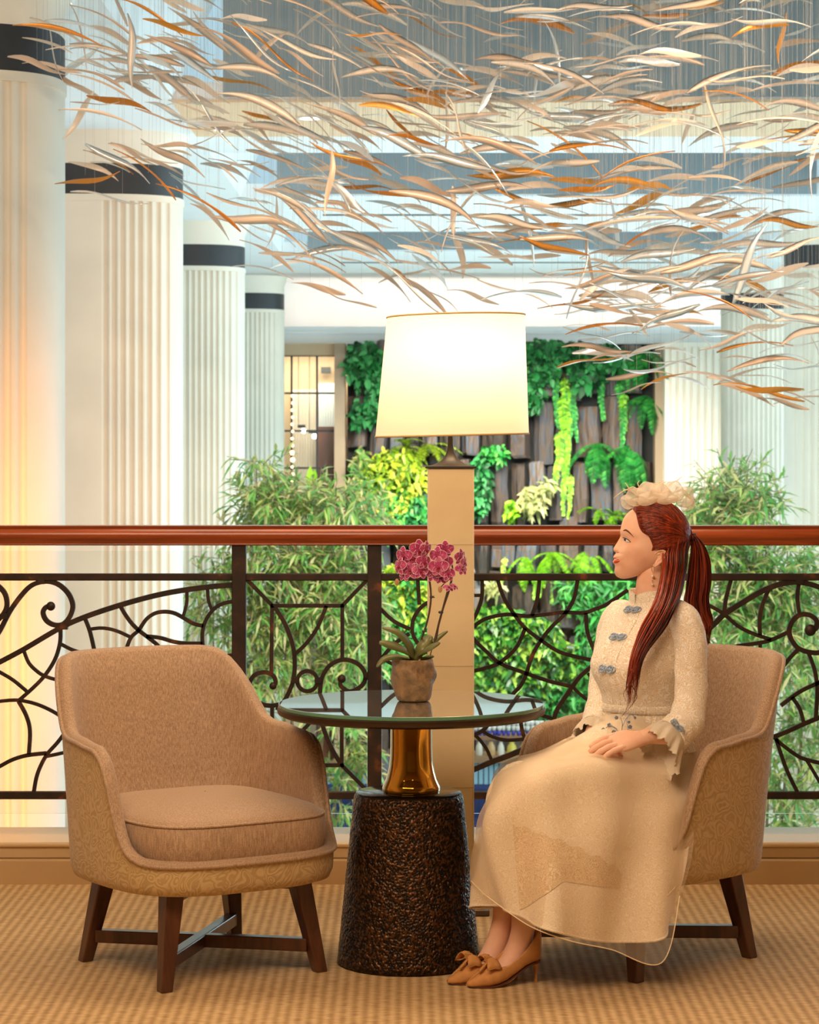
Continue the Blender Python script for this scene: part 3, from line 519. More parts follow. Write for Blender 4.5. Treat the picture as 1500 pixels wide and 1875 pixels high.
for k in range(13): m = MB(); m.ball(at(535+(k % 2), 725+k*13, 41.97), .02 if k not in (8, 9) else .035, 8, 6); obj('bulb', m, WBULB, t)
m = MB(); m.tube([at(535, 700, 41.99), at(535, 895, 41.99)], .006, 4); obj('wire', m, DARKBAND, t)
leafm = MB(); leafm.tube([(at(566, 890, 41.6).x, 41.6, LF), at(566, 893, 41.6)], .012, 5)
for s in (0, 1): leaf(leafm, at(566+s*6, 890, 41.6), (.08+s*.1, -.1, 1), (0, -1, 0), .34-.06*s, .12, .2, 0)
tag(obj('broad_leaf_plant', leafm, G_LIME, ang=0), 'bright green upright leaf in front of the lattice', 'plant')

# ---- lower level: bar counter, bowls, sofa
CY = 37.5
WOODC = simple('counter_wood', '#9b7350', .5, var=.2, scale=3); BLUEP = simple('pale_blue_panel', '#9fc9dc', .5, var=.06, scale=2); PORC = simple('white_porcelain', '#f0eee9', .2, var=.02); COBALT = simple('cobalt_porcelain', '#3a3fb0', .25, var=.2)
def counter(lab, pa, pb, ytop, nsl):
    a, b = at(pa, ytop, CY), at(pb, ytop, CY); t = thing('bar_counter', lab, 'counter', ((a.x+b.x)/2, CY, LF))
    m = MB(); m.lohi((a.x, CY-.2, a.z-.08), (b.x, CY+.6, a.z)); obj('counter_top', m, WOODC, t)
    m = MB(); m.lohi((a.x, CY+.05, LF), (b.x, CY+.5, a.z-.08)); obj('body', m, DARKBAND, t)
    for k in range(nsl):
        m = MB(); x0 = a.x+(b.x-a.x)*k/nsl; x1 = a.x+(b.x-a.x)*(k+1)/nsl; m.lohi((x0+.008, CY-.02, LF+.15), (x1-.008, CY+.05, a.z-.09)); obj('panel', m, BLUEP, t)
    return a.z
z1 = counter('long bar counter with pale blue slatted front under the living wall, behind the lamp', 838, 1085, 1384, 26)
z2 = counter('short bar counter with pale blue slatted front left of the lamp', 596, 700, 1401, 11)
m = MB(); m.lohi((at(850, 0, 38).x, 38.0, at(0, 1349, 38).z-.05), (at(1080, 0, 38).x, 38.5, at(0, 1349, 38).z)); sh = obj('shelf', m, WOODC); tag(sh, 'wooden shelf of white bowls behind the long bar counter', 'shelf')
m.lohi((at(850, 0, 38).x, 38.3, LF), (at(850, 0, 38).x+.08, 38.4, at(0, 1349, 38).z))
for px in (853, 1075): mm = MB(); mm.lohi((at(px, 0, 38).x-.04, 38.2, LF), (at(px, 0, 38).x+.04, 38.3, at(0, 1349, 38).z-.05)); obj('bracket', mm, WOODC, sh)
rb = random.Random(5); zz = at(0, 1349, 38).z; proto = None
def bowlmesh(mat, nm):
    mb = MB(); mb.lathe([(.001, 0), (.03, 0), (.05, .02), (.062, .07), (.058, .07), (.045, .025), (.001, .012)], (0, 0, 0), 12, cap=False); me = bpy.data.meshes.new(nm); me.from_pydata(mb.v, [], mb.f); me.materials.append(mat); me.shade_smooth(); return me
BW, BC = bowlmesh(PORC, 'bowl'), bowlmesh(COBALT, 'bowl')
for k in range(23):
    for row in range(3):
        x = at(862+k*8.8+rb.uniform(-1, 1), 0, 38).x; o = bpy.data.objects.new('bowl', BC if row == 0 else BW); COL.objects.link(o); o.location = (x, 38.12+.02*(k % 2), zz+row*.074 if row < 2 else zz+row*.074); s = rb.uniform(.9, 1.05); o.scale = (s*.6, s*.6, 1.0)
        tag(o, ['cobalt blue bowl at the foot of a stack on the back bar', 'white bowl on a cobalt one in the back bar stacks', 'topmost white bowl of a stack on the back bar'][row], 'bowl', ['cobalt bowls at the foot of the stacks', 'white bowls in the middle of the stacks', 'white bowls on top of the stacks'][row])
zc = z1
for k, (px, col, r) in enumerate([(878, '#d8cdb8', .05), (900, '#caa06a', .06), (918, '#e6dccb', .05), (938, '#d9c04a', .07), (960, '#caa06a', .06), (980, '#e6dccb', .06), (1000, '#b7c26a', .06)]):
    p = at(px, 1384, CY); m = MB(); m.lathe([(.001, 0), (r, 0), (r*1.1, .05), (r*.9, .13), (r*.5, .17), (r*.5, .19), (.001, .19)], (p.x, CY+.1, z1), 12, cap=False)
    tag(obj('jar', m, simple('jar_'+str(k % 4)+col[1:], col, .3)), ['pale jar nearest the lamp on the bar counter', 'ochre jar second from the lamp on the bar counter', 'cream jar third from the lamp on the bar counter', 'yellow jar in the middle of the bar counter', 'ochre jar right of the yellow one on the bar counter', 'cream jar sixth from the lamp on the bar counter', 'olive jar at the far right of the bar counter'][k], 'jar', 'jars on the bar counter')
NAVY = simple('navy_fabric', '#20305e', .8, var=.15, scale=6)
def sofa(lab, px, w_):
    p = at(px, 1530, 35.5); t = thing('sofa', lab, 'sofa', (p.x, 35.5, LF)); z = LF
    for nm, a, b in (('seat', (-w_/2, -.4, .12), (w_/2, .4, .45)), ('backrest', (-w_/2, .3, .3), (w_/2, .5, .9)), ('armrest', (-w_/2-.15, -.4, .1), (-w_/2, .5, .62)), ('armrest', (w_/2, -.4, .1), (w_/2+.15, .5, .62))):
        m = MB(); m.lohi(a, b); bevel(obj(nm, m, NAVY, t, local=True), .06, 3)
    for sx in (-1, 1):
        for sy in (-.3, .4): m = MB(); m.lohi((sx*w_/2-.03, sy-.03, 0), (sx*w_/2+.03, sy+.03, .13)); obj('leg', m, LEGWOOD, t, local=True)
sofa('navy sofa below the balcony, right of the floor lamp post', 900, 1.0); sofa('navy sofa below the balcony beside the bamboo', 600, 1.3)

# ---- bamboo-like trees standing on the lower floor
def bamboo(lab, stems, Y, n, seed, blobs):
    r = random.Random(seed); x0 = np.mean([s[0] for s in stems]); base = at(x0, 1500, Y); t = thing('bamboo_tree', lab, 'tree', (base.x, Y, LF))
    m = MB(); m.lathe([(.001, LF), (.42, LF), (.5, LF+.6), (.46, LF+.6), (.44, LF+.52), (.001, LF+.52)], (base.x, Y, 0), 24, cap=False); obj('planter', m, simple('grey_planter', '#8a8378', .6), t)
    for px, top, bend in stems:
        p1 = at(px, top, Y+r.uniform(-.3, .3)); p0 = Vector((base.x+(p1.x-base.x)*.45, Y+r.uniform(-.2, .2), LF+.5)); mid = p0.lerp(p1, .6)+Vector((bend, 0, .1)); m = MB(); cp = cat([p0, mid, p1], 7); m.tube(cp, [.018-.012*i/(len(cp)-1) for i in range(len(cp))], 5); obj('culm', m, CULM, t)
    mb = MB(); tot = sum(b[2]*b[3]*b[4] for b in blobs); tw = MB()
    for px, py, rx, ry, dn in blobs:
        for k in range(int(n*rx*ry*dn/tot/6)):
            while True:
                u, v = r.uniform(-1, 1), r.uniform(-1, 1)
                if u*u+v*v < 1: break
            p = at(px+u*rx, py+v*ry, Y+r.uniform(-.45, .45)); dd = rdir(r, (0, -.2, .1)); tw.tube([p, p+dd*.3], .004, 3)
            for q in range(6): leaf(mb, p+dd*.05*q, (dd+rdir(r, (0, 0, -.25))*.9), (r.gauss(0, .3), -.6, 1), r.uniform(.12, .21), r.uniform(.022, .034), .15, .3, 2)
    obj('foliage', mb, G_BAMBOO, t, ang=0, kind='stuff'); obj('twigs', tw, CULM, t, ang=0, kind='stuff')
bamboo('tall leafy bamboo in front of the far left pillar', [(470, 850, -.05), (500, 860, .1), (545, 880, 0), (600, 900, .1), (420, 1010, -.1), (650, 930, .1), (520, 950, -.1), (390, 1030, -.1), (470, 900, 0), (570, 920, .05)], 25.5, 7200, 51,
       [(480, 870, 40, 32, .8), (540, 925, 95, 38, 1.3), (640, 930, 55, 42, 1.0), (470, 960, 40, 60, .8), (420, 1050, 55, 45, .7), (520, 1080, 70, 80, 1.2), (610, 1060, 65, 75, 1.3), (640, 1150, 60, 80, 1.1), (400, 1110, 45, 60, .6), (500, 1180, 65, 70, .9), (620, 1260, 50, 60, .8), (470, 1250, 40, 60, .6), (650, 1370, 40, 50, .6), (600, 1440, 35, 40, .5), (640, 1480, 30, 30, .5)])
bamboo('leafy bamboo behind the seated person and the right armchair', [(1330, 860, 0), (1360, 880, .05), (1400, 890, .1), (1290, 930, -.1), (1440, 960, .1), (1380, 900, 0), (1470, 1020, .1), (1310, 900, 0)], 24.5, 6000, 52,
       [(1340, 900, 60, 36, 1.0), (1385, 930, 55, 36, 1.0), (1310, 950, 50, 40, .9), (1330, 1030, 60, 60, 1.1), (1430, 1050, 60, 70, 1.1), (1400, 1120, 80, 60, 1.1), (1470, 1150, 50, 80, .9), (1340, 1130, 60, 60, 1.0), (1460, 1270, 50, 80, .7), (1450, 1400, 50, 60, .7), (1460, 1500, 50, 40, .7), (1280, 1000, 50, 60, .8)])
# ================================================================ HANGING SCULPTURE
def m_leafmetal(name, lo, hi, rough, metal):
    m, nt, p = nodes(name); oi = N(nt, 'ShaderNodeObjectInfo'); g = N(nt, 'ShaderNodeNewGeometry'); h = mathn(nt, 'FRACT', mathn(nt, 'ADD', oi.outputs['Random'], g.outputs['Random Per Island']))
    nt.links.new(ramp(nt, h, [(0, lin(lo)), (1, lin(hi))]), p.inputs['Base Color']); p.inputs['Roughness'].default_value = rough; p.inputs['Metallic'].default_value = metal; return m
PEARL = m_leafmetal('pearl_blade', '#d6b295', '#f3ddc6', .36, .12); AMBER = m_leafmetal('amber_blade', '#d07c22', '#e89a3c', .3, .3); SILVER = m_leafmetal('silver_blade', '#e9dfd4', '#fffaf2', .22, .5)
sculp = thing('hanging_sculpture', 'large cloud of curved pearl and amber blades hung on fine wires from the ceiling', 'sculpture', (.9, 13.0, 4.75))
rl = random.Random(23)
def blade(kind, seed):
    r = random.Random(seed); rows = []; n = 11; bow = {0: .08, 1: -.05, 2: .02, 3: .11, 4: .05}[kind]; s_ = {0: 0, 1: .03, 2: .045, 3: -.015, 4: -.04}[kind]; wm = r.uniform(.10, .135)
    for i in range(n):
        t = i/(n-1); x = t-.5; zc = bow*(1-4*x*x)+s_*math.sin(2*PI*t)*.75; yc = .03*math.sin(PI*t+seed); ww = wm*.5*(math.sin(PI*min(.985, .04+t*.96))**.8)*(1.15-.5*t); th = .012+.012*math.sin(PI*t); tw = .45+.5*math.sin(PI*t*.9+seed)
        cy, sy = math.cos(tw), math.sin(tw)
        rows.append([(x, yc+a*cy-b*sy, zc+a*sy+b*cy) for a, b in ((-ww, 0), (0, th*.5), (ww, 0), (0, -th*.5))])
    return rows
def blade_mesh(mat, kind, seed):
    mb = MB(); mb.grid(blade(kind, seed), cu=True); mb.f += [(3, 2, 1, 0), tuple(40+q for q in (0, 1, 2, 3))]
    me = bpy.data.meshes.new('leaf'); me.from_pydata(mb.v, [], mb.f); me.materials.append(mat); me.shade_smooth(); return me
BL = {k: [blade_mesh(mt, j % 5, 60+j) for j in range(6)] for k, mt in (('p', PEARL), ('a', AMBER), ('s', SILVER))}
EX = [-60, 40, 100, 150, 300, 420, 520, 600, 770, 960, 1060, 1100, 1200, 1330, 1500, 1560]; EY = [100, 120, 290, 365, 395, 480, 495, 540, 560, 545, 600, 690, 690, 725, 765, 775]
items = []; tries = 0
while len(items) < 700 and tries < 60000:
    tries += 1; px = rl.uniform(-50, 1550); lo = interp(px, EX, EY); py = rl.uniform(-70, lo)
    if items and rl.random() < .55:
        b_ = rl.choice(items); px = b_[0]+rl.gauss(20, 60); py = b_[1]+rl.gauss(8, 26); lo = interp(px, EX, EY)
        if py > lo or px < -50 or px > 1550 or py < -70: continue
    d = lo-py
    if d < 60 and rl.random() < .45: continue
    if px < 330 and rl.random() < .5*(1-px/330)+.2: continue
    if px > 1080 and 560 < py and rl.random() < .25: continue
    if any(abs(px-q[0]) < 20 and abs(py-q[1]) < 6 for q in items): continue
    Y = rl.uniform(10.4, 15.6); items.append((px, py, Y))
q_ = 0
while q_ < 52:
    px = rl.uniform(1075, 1560); py = rl.uniform(500, interp(px, EX, EY))
    if any(abs(px-q[0]) < 18 and abs(py-q[1]) < 6 for q in items): continue
    items.append((px, py, rl.uniform(10.8, 14))); q_ += 1
q_ = 0
while q_ < 34:
    px = rl.uniform(380, 1075); py = rl.uniform(400, interp(px, EX, EY)); q_ += 1
    if any(abs(px-q[0]) < 30 and abs(py-q[1]) < 9 for q in items): continue
    items.append((px, py, rl.uniform(10.8, 14)))
extra = [(1170, 690, 12.0, -4, .33, 'p'), (1165, 712, 12.0, -14, .24, 'p'), (1225, 665, 12.2, 6, .3, 'p'), (345, 0, 12, 0, .01, 'p'), (215, 300, 11.6, 30, .34, 's'), (200, 362, 11.5, 8, .36, 's'), (160, 325, 11.6, -12, .3, 'a'), (265, 320, 11.5, 36, .36, 'a'), (110, 68, 11.2, 12, .42, 'a'), (500, 95, 11.2, 33, .44, 'a'), (900, 165, 11.5, -62, .24, 's'), (1190, 195, 11.6, 3, .36, 'a'), (1165, 305, 11.5, -22, .38, 'a'), (1035, 275, 11.6, 38, .44, 'a'), (1390, 720, 11.5, 9, .42, 'a'), (870, 300, 11.3, 44, .42, 's'), (1110, 520, 11.7, -30, .3, 'p'), (955, 547, 11.6, -3, .42, 's'), (640, 545, 11.8, 20, .28, 'p'), (800, 545, 12, 35, .24, 'p'), (1150, 580, 12, 45, .25, 'p'), (660, 455, 11.6, 25, .36, 's'), (480, 500, 11.8, 12, .34, 's'), (835, 440, 11.8, 22, .38, 's')]
wires = MB(); stuff = {'p': MB(), 'a': MB(), 's': MB()}; allb = []
for px, py, Y in items:
    th = interp(px, [0, 350, 700, 950, 1200, 1500], [16, 22, 22, 6, -4, -8])+(8 if (px > 1100 and py > 540) else 0)+rl.gauss(0, 11)
    if rl.random() < .035: th += rl.choice((-70, 70))
    kd = rl.choices('pas', (.70, .12, .18))[0]; allb.append((px, py, Y, th, rl.uniform(.24, .42), kd))
allb += [e for e in extra if e[4] > .1]
allb.sort(key=lambda e: -e[4]/e[2])
extra_n = 0
for k, (px, py, Y, th, L, kd) in enumerate(allb):
    p = at(px, py, Y); yaw = rl.uniform(-.6, .6); roll = rl.uniform(-.7, .9); flip = 0 if rl.random() < .6 else PI
    R = Matrix.Rotation(yaw, 4, 'Z') @ Matrix.Rotation(math.radians(th), 4, 'Y') @ Matrix.Rotation(roll, 4, 'X') @ Matrix.Rotation(flip, 4, 'Z'); M = Matrix.Translation(p) @ R @ Matrix.Diagonal((L, L, L, 1))
    if k < 300:
        o = bpy.data.objects.new('leaf', rl.choice(BL[kd])); COL.objects.link(o); o.parent = sculp; o.matrix_basis = ROOT[sculp.name].inverted() @ M
    else:
        rows = blade(rl.randrange(5), rl.randrange(9)); b = stuff[kd]; n0 = len(b.v); b.grid([[tuple(M @ Vector(q)) for q in r] for r in rows], cu=True); b.f += [(n0+3, n0+2, n0+1, n0), tuple(n0+40+q for q in range(4))]
    for q in ((-.2, .16) if k % 2 else (-.02,)):
        a = M @ Vector((q, 0, .05)); wires.tube([a, Vector((a.x+rl.uniform(-.03, .03), a.y, 4.76 if 9.3 < a.y < 17.4 else 3.8))], 0.0005, 3, cap=False)
for kd, nm, mt in (('p', 'pearl_leaves', PEARL), ('a', 'amber_leaves', AMBER), ('s', 'silver_leaves', SILVER)): obj(nm, stuff[kd], mt, sculp, kind='stuff')
obj('wires', wires, simple('steel_wire', '#bfb5aa', .4, .2, .02), sculp, kind='stuff', ang=0)
# ================================================================ ARMCHAIRS
def sup(a, b, n, th): c_, s_ = math.cos(th), math.sin(th); return Vector((a*math.copysign(abs(c_)**(2/n), c_), b*math.copysign(abs(s_)**(2/n), s_), 0))
TPHI = [0, 46, 58, 65, 70, 74, 77, 80, 82.5, 85.5, 89, 96, 104, 109, 113, 117, 123, 130, 136, 142, 150, 180]; TZ = [.352, .353, .358, .370, .39, .425, .47, .53, .58, .62, .644, .656, .660, .667, .682, .712, .765, .815, .848, .862, .867, .868]
def ztop(phi): return interp(min(phi, 360-phi), TPHI, TZ)
def make_chair(label):
    t = thing('armchair', label, 'armchair', group=None); NP = 176; A, B, n = .335, .335, 3.0
    fine = [(f, sup(A, B, n, math.radians(f-90))) for f in np.linspace(0, 360, 7201)]; ac = [0.0]
    for q in range(7200): ac.append(ac[-1]+(fine[q+1][1]-fine[q][1]).length)
    phis = [float(np.interp(ac[-1]*k/NP, ac, [f for f, _ in fine])) for k in range(NP)]
    def pt(phi, z, inset):
        th = math.radians(phi-90); fl = max(0, (z-.26)/.6); bk = max(0, -math.cos(math.radians(phi)))
        p = sup(A-inset, B-inset, n, th); s = 1+.05*fl+.0*bk; p *= s; p.y += (.10*fl**1.3)*bk; p.z = z; return p
    rows = [[pt(f, .262, .11) for f in phis], [pt(f, .256, .03) for f in phis], [pt(f, .263, .009) for f in phis], [pt(f, .285, .001) for f in phis]]
    for q in (.08, .2, .35, .5, .65, .8, .92, 1.0): rows.append([pt(f, .30+(ztop(f)-.012-.30)*q, 0) for f in phis])
    m = MB(); m.grid(rows, cu=True); m.f.append(tuple(range(NP))[::-1]); obj('outer_shell', m, DAMASK, t, local=True, ang=0)
    rows = [[pt(f, ztop(f)-.012, .0) for f in phis], [pt(f, ztop(f)-.002, .006) for f in phis], [pt(f, ztop(f)+.003, .015) for f in phis], [pt(f, ztop(f)-.002, .029) for f in phis], [pt(f, ztop(f)-.012, .035) for f in phis]]
    for q in (.85, .6, .35, .12): rows.append([pt(f, .318+(ztop(f)-.012-.318)*q, .035+.014*(1-q)) for f in phis])
    rows.append([pt(f, .315, .12) for f in phis]); m = MB(); m.grid(rows, cu=True); m.f.append(tuple(9*NP+k for k in range(NP))); obj('inner_upholstery', m, TWEED, t, local=True, ang=0)
    m = MB(); m.tube([pt(f, ztop(f)-.012, -.003) for f in phis], .0062, 6, closed=True); obj('piping', m, TWEED, t, local=True, ang=0)
    # cushion
    def cp(a, z, s): p = sup(.284*s, .300*s, 3.8, a); return Vector((p.x, p.y-.022, z))
    ths = [2*PI*k/72 for k in range(72)]; rows = []
    for z, s in ((.335, .80), (.338, .955), (.352, .995), (.395, 1.012), (.436, 1.006), (.450, .985), (.462, .93), (.477, .78), (.489, .5), (.495, .2), (.496, .01)): rows.append([cp(a, z, s) for a in ths])
    m = MB(); m.grid(rows, cu=True); m.f.append(tuple(range(72))[::-1]); obj('seat_cushion', m, TWEED, t, local=True, ang=0)
    m = MB(); m.tube([cp(a, .445, 1.0) for a in ths], .004, 5, closed=True); obj('cushion_welt', m, TWEED, t, local=True, ang=0)
    ft = {}
    for sx in (-1, 1):
        for sy in (-1, 1):
            m = MB(); m.frustum((sx*.243, sy*.243, 0), (.034, .034), (sx*.195, sy*.195, .285), (.056, .056)); bevel(obj('leg', m, LEGWOOD, t, local=True, smooth=False), .004)
    for sx in (-1, 1):
        m = MB(); d = Vector((sx, 1, 0)).normalized(); R = Matrix.Rotation(math.atan2(d.y, d.x), 3, 'Z'); m.box((0, 0, .075 if sx > 0 else .0745), (.62, .034, .036), R); bevel(obj('stretcher', m, LEGWOOD, t, local=True, smooth=False), .003)
        m = MB(); m.box((0, 0, .247), (.56, .05, .03), R); obj('seat_rail', m, LEGWOOD, t, local=True, smooth=False)
    return t
ch = make_chair('empty taupe tweed armchair with damask shell on the left of the table')
ch.location = (-.587, 7.237, 0); ch.rotation_euler = (0, 0, math.radians(33))
ch2 = ch.copy(); COL.objects.link(ch2)
for c in list(ch.children):
    d = c.copy(); COL.objects.link(d); d.parent = ch2
ch2['label'] = 'taupe tweed armchair on the right that the person in cream sits in'; ch2.location = (.632, 7.37, 0); ch2.rotation_euler = (0, 0, math.radians(-47))
for c_ in (ch, ch2): c_['group'] = 'taupe armchairs at the table'
# ================================================================ TABLE
TX, TY = -.003, 7.29
tb = thing('side_table', 'round glass topped table on a hammered dark bronze drum base', 'table', (TX, TY, 0))
m = MB(); nn = 120; rows = []; rt = random.Random(3)
prof = [(.196, 0), (.203, .006)]+[(.203-.048*(z/.475), z) for z in np.linspace(.02, .47, 60)]+[(.153, .477), (.149, .481)]
for i, (r, z) in enumerate(prof): rows.append([Vector((TX+(r+(rt.gauss(0, .0007) if 2 < i < 60 else 0))*math.cos(2*PI*k/nn), TY+(r+(rt.gauss(0, .0007) if 2 < i < 60 else 0))*math.sin(2*PI*k/nn), z)) for k in range(nn)])
m.grid(rows, cu=True); m.f.append(tuple(range(nn))[::-1]); obj('drum_base', m, HAMMER, tb, ang=60)
m = MB(); m.lathe([(.1495, .478), (.1495, .484), (.147, .4855), (.001, .4855)], (TX, TY, 0), 64); obj('drum_top', m, simple('polished_black', '#241b14', .12, .5, .05), tb)
NECK = nodes('amber_mirror_glass'); NECK[2].inputs['Base Color'].default_value = (*lin('#dba01c'), 1); NECK[2].inputs['Metallic'].default_value = .92; NECK[2].inputs['Roughness'].default_value = .06; NECK[2].inputs['Coat Weight'].default_value = 1; NECK = NECK[0]
m = MB(); m.lathe([(.080, .4856), (.0825, .490), (.0825, .498), (.079, .507), (.072, .522), (.066, .542), (.0625, .562), (.0605, .585), (.0595, .61), (.0592, .66), (.0592, .700)], (TX+.008, TY, 0), 64); obj('glass_neck', m, NECK, tb)
m = MB(); m.lathe([(.001, .698), (.30, .699), (.366, .703), (.378, .709), (.381, .717), (.380, .7245), (.376, .727), (.001, .727)], (TX+.008, TY, 0), 128); obj('tray_rim', m, BRONZE, tb)
TG = nodes('table_glass'); TG[2].inputs['Base Color'].default_value = (*lin('#dfe9ea'), 1); TG[2].inputs['Metallic'].default_value = .88; TG[2].inputs['Roughness'].default_value = .015; TG[2].inputs['IOR'].default_value = 2.1; TG[2].inputs['Coat Weight'].default_value = 1.0; TG[2].inputs['Coat Roughness'].default_value = .01; TG = TG[0]
GE = simple('glass_edge', '#5f8f74', .1, var=.1)
m = MB(); m.lathe([(.3765, .727), (.3775, .731), (.3765, .7365)], (TX+.008, TY, 0), 128, cap=False); obj('glass_edge', m, GE, tb)
m = MB(); m.lathe([(.3765, .7365), (.375, .7372), (.3745, .7372), (.37, .7372), (.001, .7372)], (TX+.008, TY, 0), 128); obj('glass_top', m, TG, tb)
# ================================================================ FLOOR LAMP
LY = 8.1; LX = at(825, 0, LY).x
lp = thing('floor_lamp', 'lit floor lamp with cream drum shade on a tall square parchment post', 'lamp', (LX, LY, 0))
zt_ = at(0, 857, LY).z; hw = 42/F*LY
PARCH = simple('parchment', '#ead4a6', .5, var=.08, scale=5, bs=.1)
m = MB(); m.lohi((LX-hw, LY-hw, .02), (LX+hw, LY+hw, zt_)); bevel(obj('post', m, PARCH, lp), .004)
for s in (-1, 1): m = MB(); m.lohi((LX+s*hw-.0015*(s > 0)-.0005, LY-hw-.0012, .02), (LX+s*hw+.0005+.0015*(s < 0), LY-hw+.01, zt_)); obj('edge_trim', m, simple('pale_edge', '#ece0c8', .4, var=.02), lp)
for z in (zt_-.24, zt_-.62, zt_-1.0): m = MB(); m.lohi((LX-hw-.0006, LY-hw-.0006, z), (LX+hw+.0006, LY+hw+.0006, z+.002)); obj('seam', m, simple('parchment_seam', '#c2a878', .5), lp)
m = MB(); m.lohi((LX-.12, LY-.12, 0), (LX+.12, LY+.12, .02)); bevel(obj('base', m, BRONZE2, lp), .004)
m = MB(); m.lohi((LX-hw-.007, LY-hw-.007, zt_), (LX+hw+.007, LY+hw+.007, zt_+.006)); 
rows = []
for q in np.linspace(0, 1, 12):
    s = (hw-.0085)*(1-q)**3+.0085; z = zt_+.006+.09*q**1.35; rows.append([Vector((LX, LY, z))+sup(s, s, 4-2*q, 2*PI*k/32) for k in range(32)])
m.grid(rows, cu=True); m.tube([(LX, LY, zt_+.075), (LX, LY, 1.72)], .0075, 10); obj('stem', m, simple('dark_pewter', '#3b332c', .45, .6, .1, 20), lp, ang=50)
zb, zs = at(0, 797, LY).z, at(0, 579, LY).z; rb_, rt_ = 140.5/F*LY, 126/F*LY; SH = m_shade(); LXs = at(828, 0, LY).x
m = MB(); tl = math.radians(-1.3)
def sp(r, z, k, n=96): x, y = r*math.cos(2*PI*k/n), r*math.sin(2*PI*k/n); q = z-zb; return Vector((LXs-(zs-zb)*.5*tl*0+x-(-.012*(q/(zs-zb))), LY+y, z-x*tl*-1.0*-1))
rows = [[sp(rb_+(rt_-rb_)*i/8, zb+(zs-zb)*i/8, k) for k in range(96)] for i in range(9)]; m.grid(rows, cu=True); obj('lamp_shade', m, SH, lp, ang=0)
for r, z in ((rb_, zb), (rt_, zs)): m = MB(); m.tube([sp(r+.0005, z, k) for k in range(96)], .0032, 5, closed=True); obj('shade_rim', m, simple('shade_binding', '#c9a96e', .7), lp, ang=0)
m = MB(); m.ball((LX, LY, 1.70), (.032, .032, .045), 16, 10); obj('bulb', m, emit('lamp_bulb', (1, .8, .5), 12), lp)
m = MB()
for k in range(3): a = 2*PI*k/3+.4; m.tube([(LX, LY, zs-.03), sp(rt_*.985, zs-.004, 96*(k/3+.0637))], .0025, 4)
m.tube([(LX, LY, 1.62), (LX, LY, zs-.02)], .004, 6); obj('spider', m, BRONZE2, lp)
l = bpy.data.lights.new('lamp_light', 'POINT'); l.energy = 3.4; l.color = (1, .80, .54); l.shadow_soft_size = .05; lo = bpy.data.objects.new('lamp_light', l); COL.objects.link(lo); lo.location = (LX+.02, LY-.045, 1.755); lo.parent = lp; lo.matrix_parent_inverse = ROOT[lp.name].inverted()
# ================================================================ ORCHID
OY = 7.34; V0 = at(757, 1286, OY)
op = thing('potted_orchid', 'magenta orchid with two flower stems in a rough stone pot on the glass table', 'plant', (V0.x, OY, .7372))
m = MB(); ro = random.Random(9); rows = []; s = OY/F
def PJ(a, z, i): return 0 if not 1 < i < 10 else 2.2*math.sin(a*3+z*.13+1)+1.6*math.sin(a*5-z*.3)+2.2*math.sin(z*.42+1.5*math.sin(a*2))+1.2*math.sin(a*9+z*.7)+ro.gauss(0, .5)
for i, (r, z) in enumerate([(26, 0), (30, 1), (34, 12), (38.5, 26), (41, 38), (41.5, 50), (39, 60), (37, 68), (36, 76), (34, 77), (31, 76), (30, 66), (5, 64)]):
    rows.append([Vector((V0.x+(r+PJ(a, z, i))*s*math.cos(a), OY+(r+PJ(a, z, i))*s*math.sin(a), .7376+z*s)) for a in np.linspace(0, 2*PI, 41)[:-1]])
m.grid(rows, cu=True); m.f.append(tuple(range(40))[::-1]); m.f.append(tuple(12*40+k for k in range(40)))
subsurf(obj('pot', m, simple('rough_stone', '#80623f', .5, var=.4, scale=38, bs=1.0, bd=.012), op, ang=0), 1)
OLEAF = simple('orchid_leaf', '#6d6f3e', .35, var=.2, scale=8); OSTEM = simple('orchid_stem', '#4f3a26', .5, var=.2)
def strap(pts, wd):
    c = cat(pts, 5); mb = MB(); n = len(c); rows = []
    for i, p in enumerate(c):
        t = (c[min(i+1, n-1)]-c[max(i-1, 0)]).normalized(); sd = t.cross(Vector((0, -.75, .65))).normalized(); q = i/(n-1); ww = wd*s*.5*math.sin(PI*(.16+.82*q))**.6; nr = sd.cross(t).normalized()
        rows.append([p-sd*ww+nr*ww*.3, p-nr*.002, p+sd*ww+nr*ww*.3, p+nr*.004])
    mb.grid(rows, cu=True); obj('leaf', mb, OLEAF, op, ang=0)
o = lambda x, y, dy=0: at(x, y, OY+dy)
strap([o(757, 1208), o(748, 1182, -.02), o(728, 1160, -.04), o(700, 1150, -.05)], 17); strap([o(757, 1206), o(735, 1190, -.05), o(708, 1181, -.07), o(694, 1177, -.08)], 20); strap([o(752, 1208), o(725, 1204, -.04), (o(704, 1208, -.06)), o(690, 1222, -.07)], 15)
strap([o(760, 1208), o(772, 1190, -.02), o(785, 1173, 0), o(792, 1166)], 24); strap([o(765, 1206), o(788, 1182, .03), o(806, 1166, .05), o(820, 1156, .06)], 11); strap([o(770, 1208), o(786, 1204), o(795, 1202)], 10); strap([o(764, 1205), o(780, 1192, -.05), o(797, 1182, -.06), o(806, 1177, -.06)], 13)
sA = [o(760, 1206), o(768, 1180), o(782, 1140, -.01), o(789, 1100, -.02), o(787, 1065, -.02), o(780, 1035, -.03), o(772, 1012, -.03), o(756, 1005, -.03), o(735, 1022, -.03)]; sB = [o(766, 1206), o(795, 1178), o(803, 1145), o(812, 1112), o(824, 1075, -.01), o(829, 1042, -.02), o(822, 1020, -.02), o(812, 1008, -.02), o(798, 1020, -.02)]
for pts in (sA, sB): m = MB(); m.tube(cat(pts, 6), [2.0*s]*30+[1.5*s]*(len(cat(pts, 6))-30), 6); obj('flower_stem', m, OSTEM, op, ang=0)
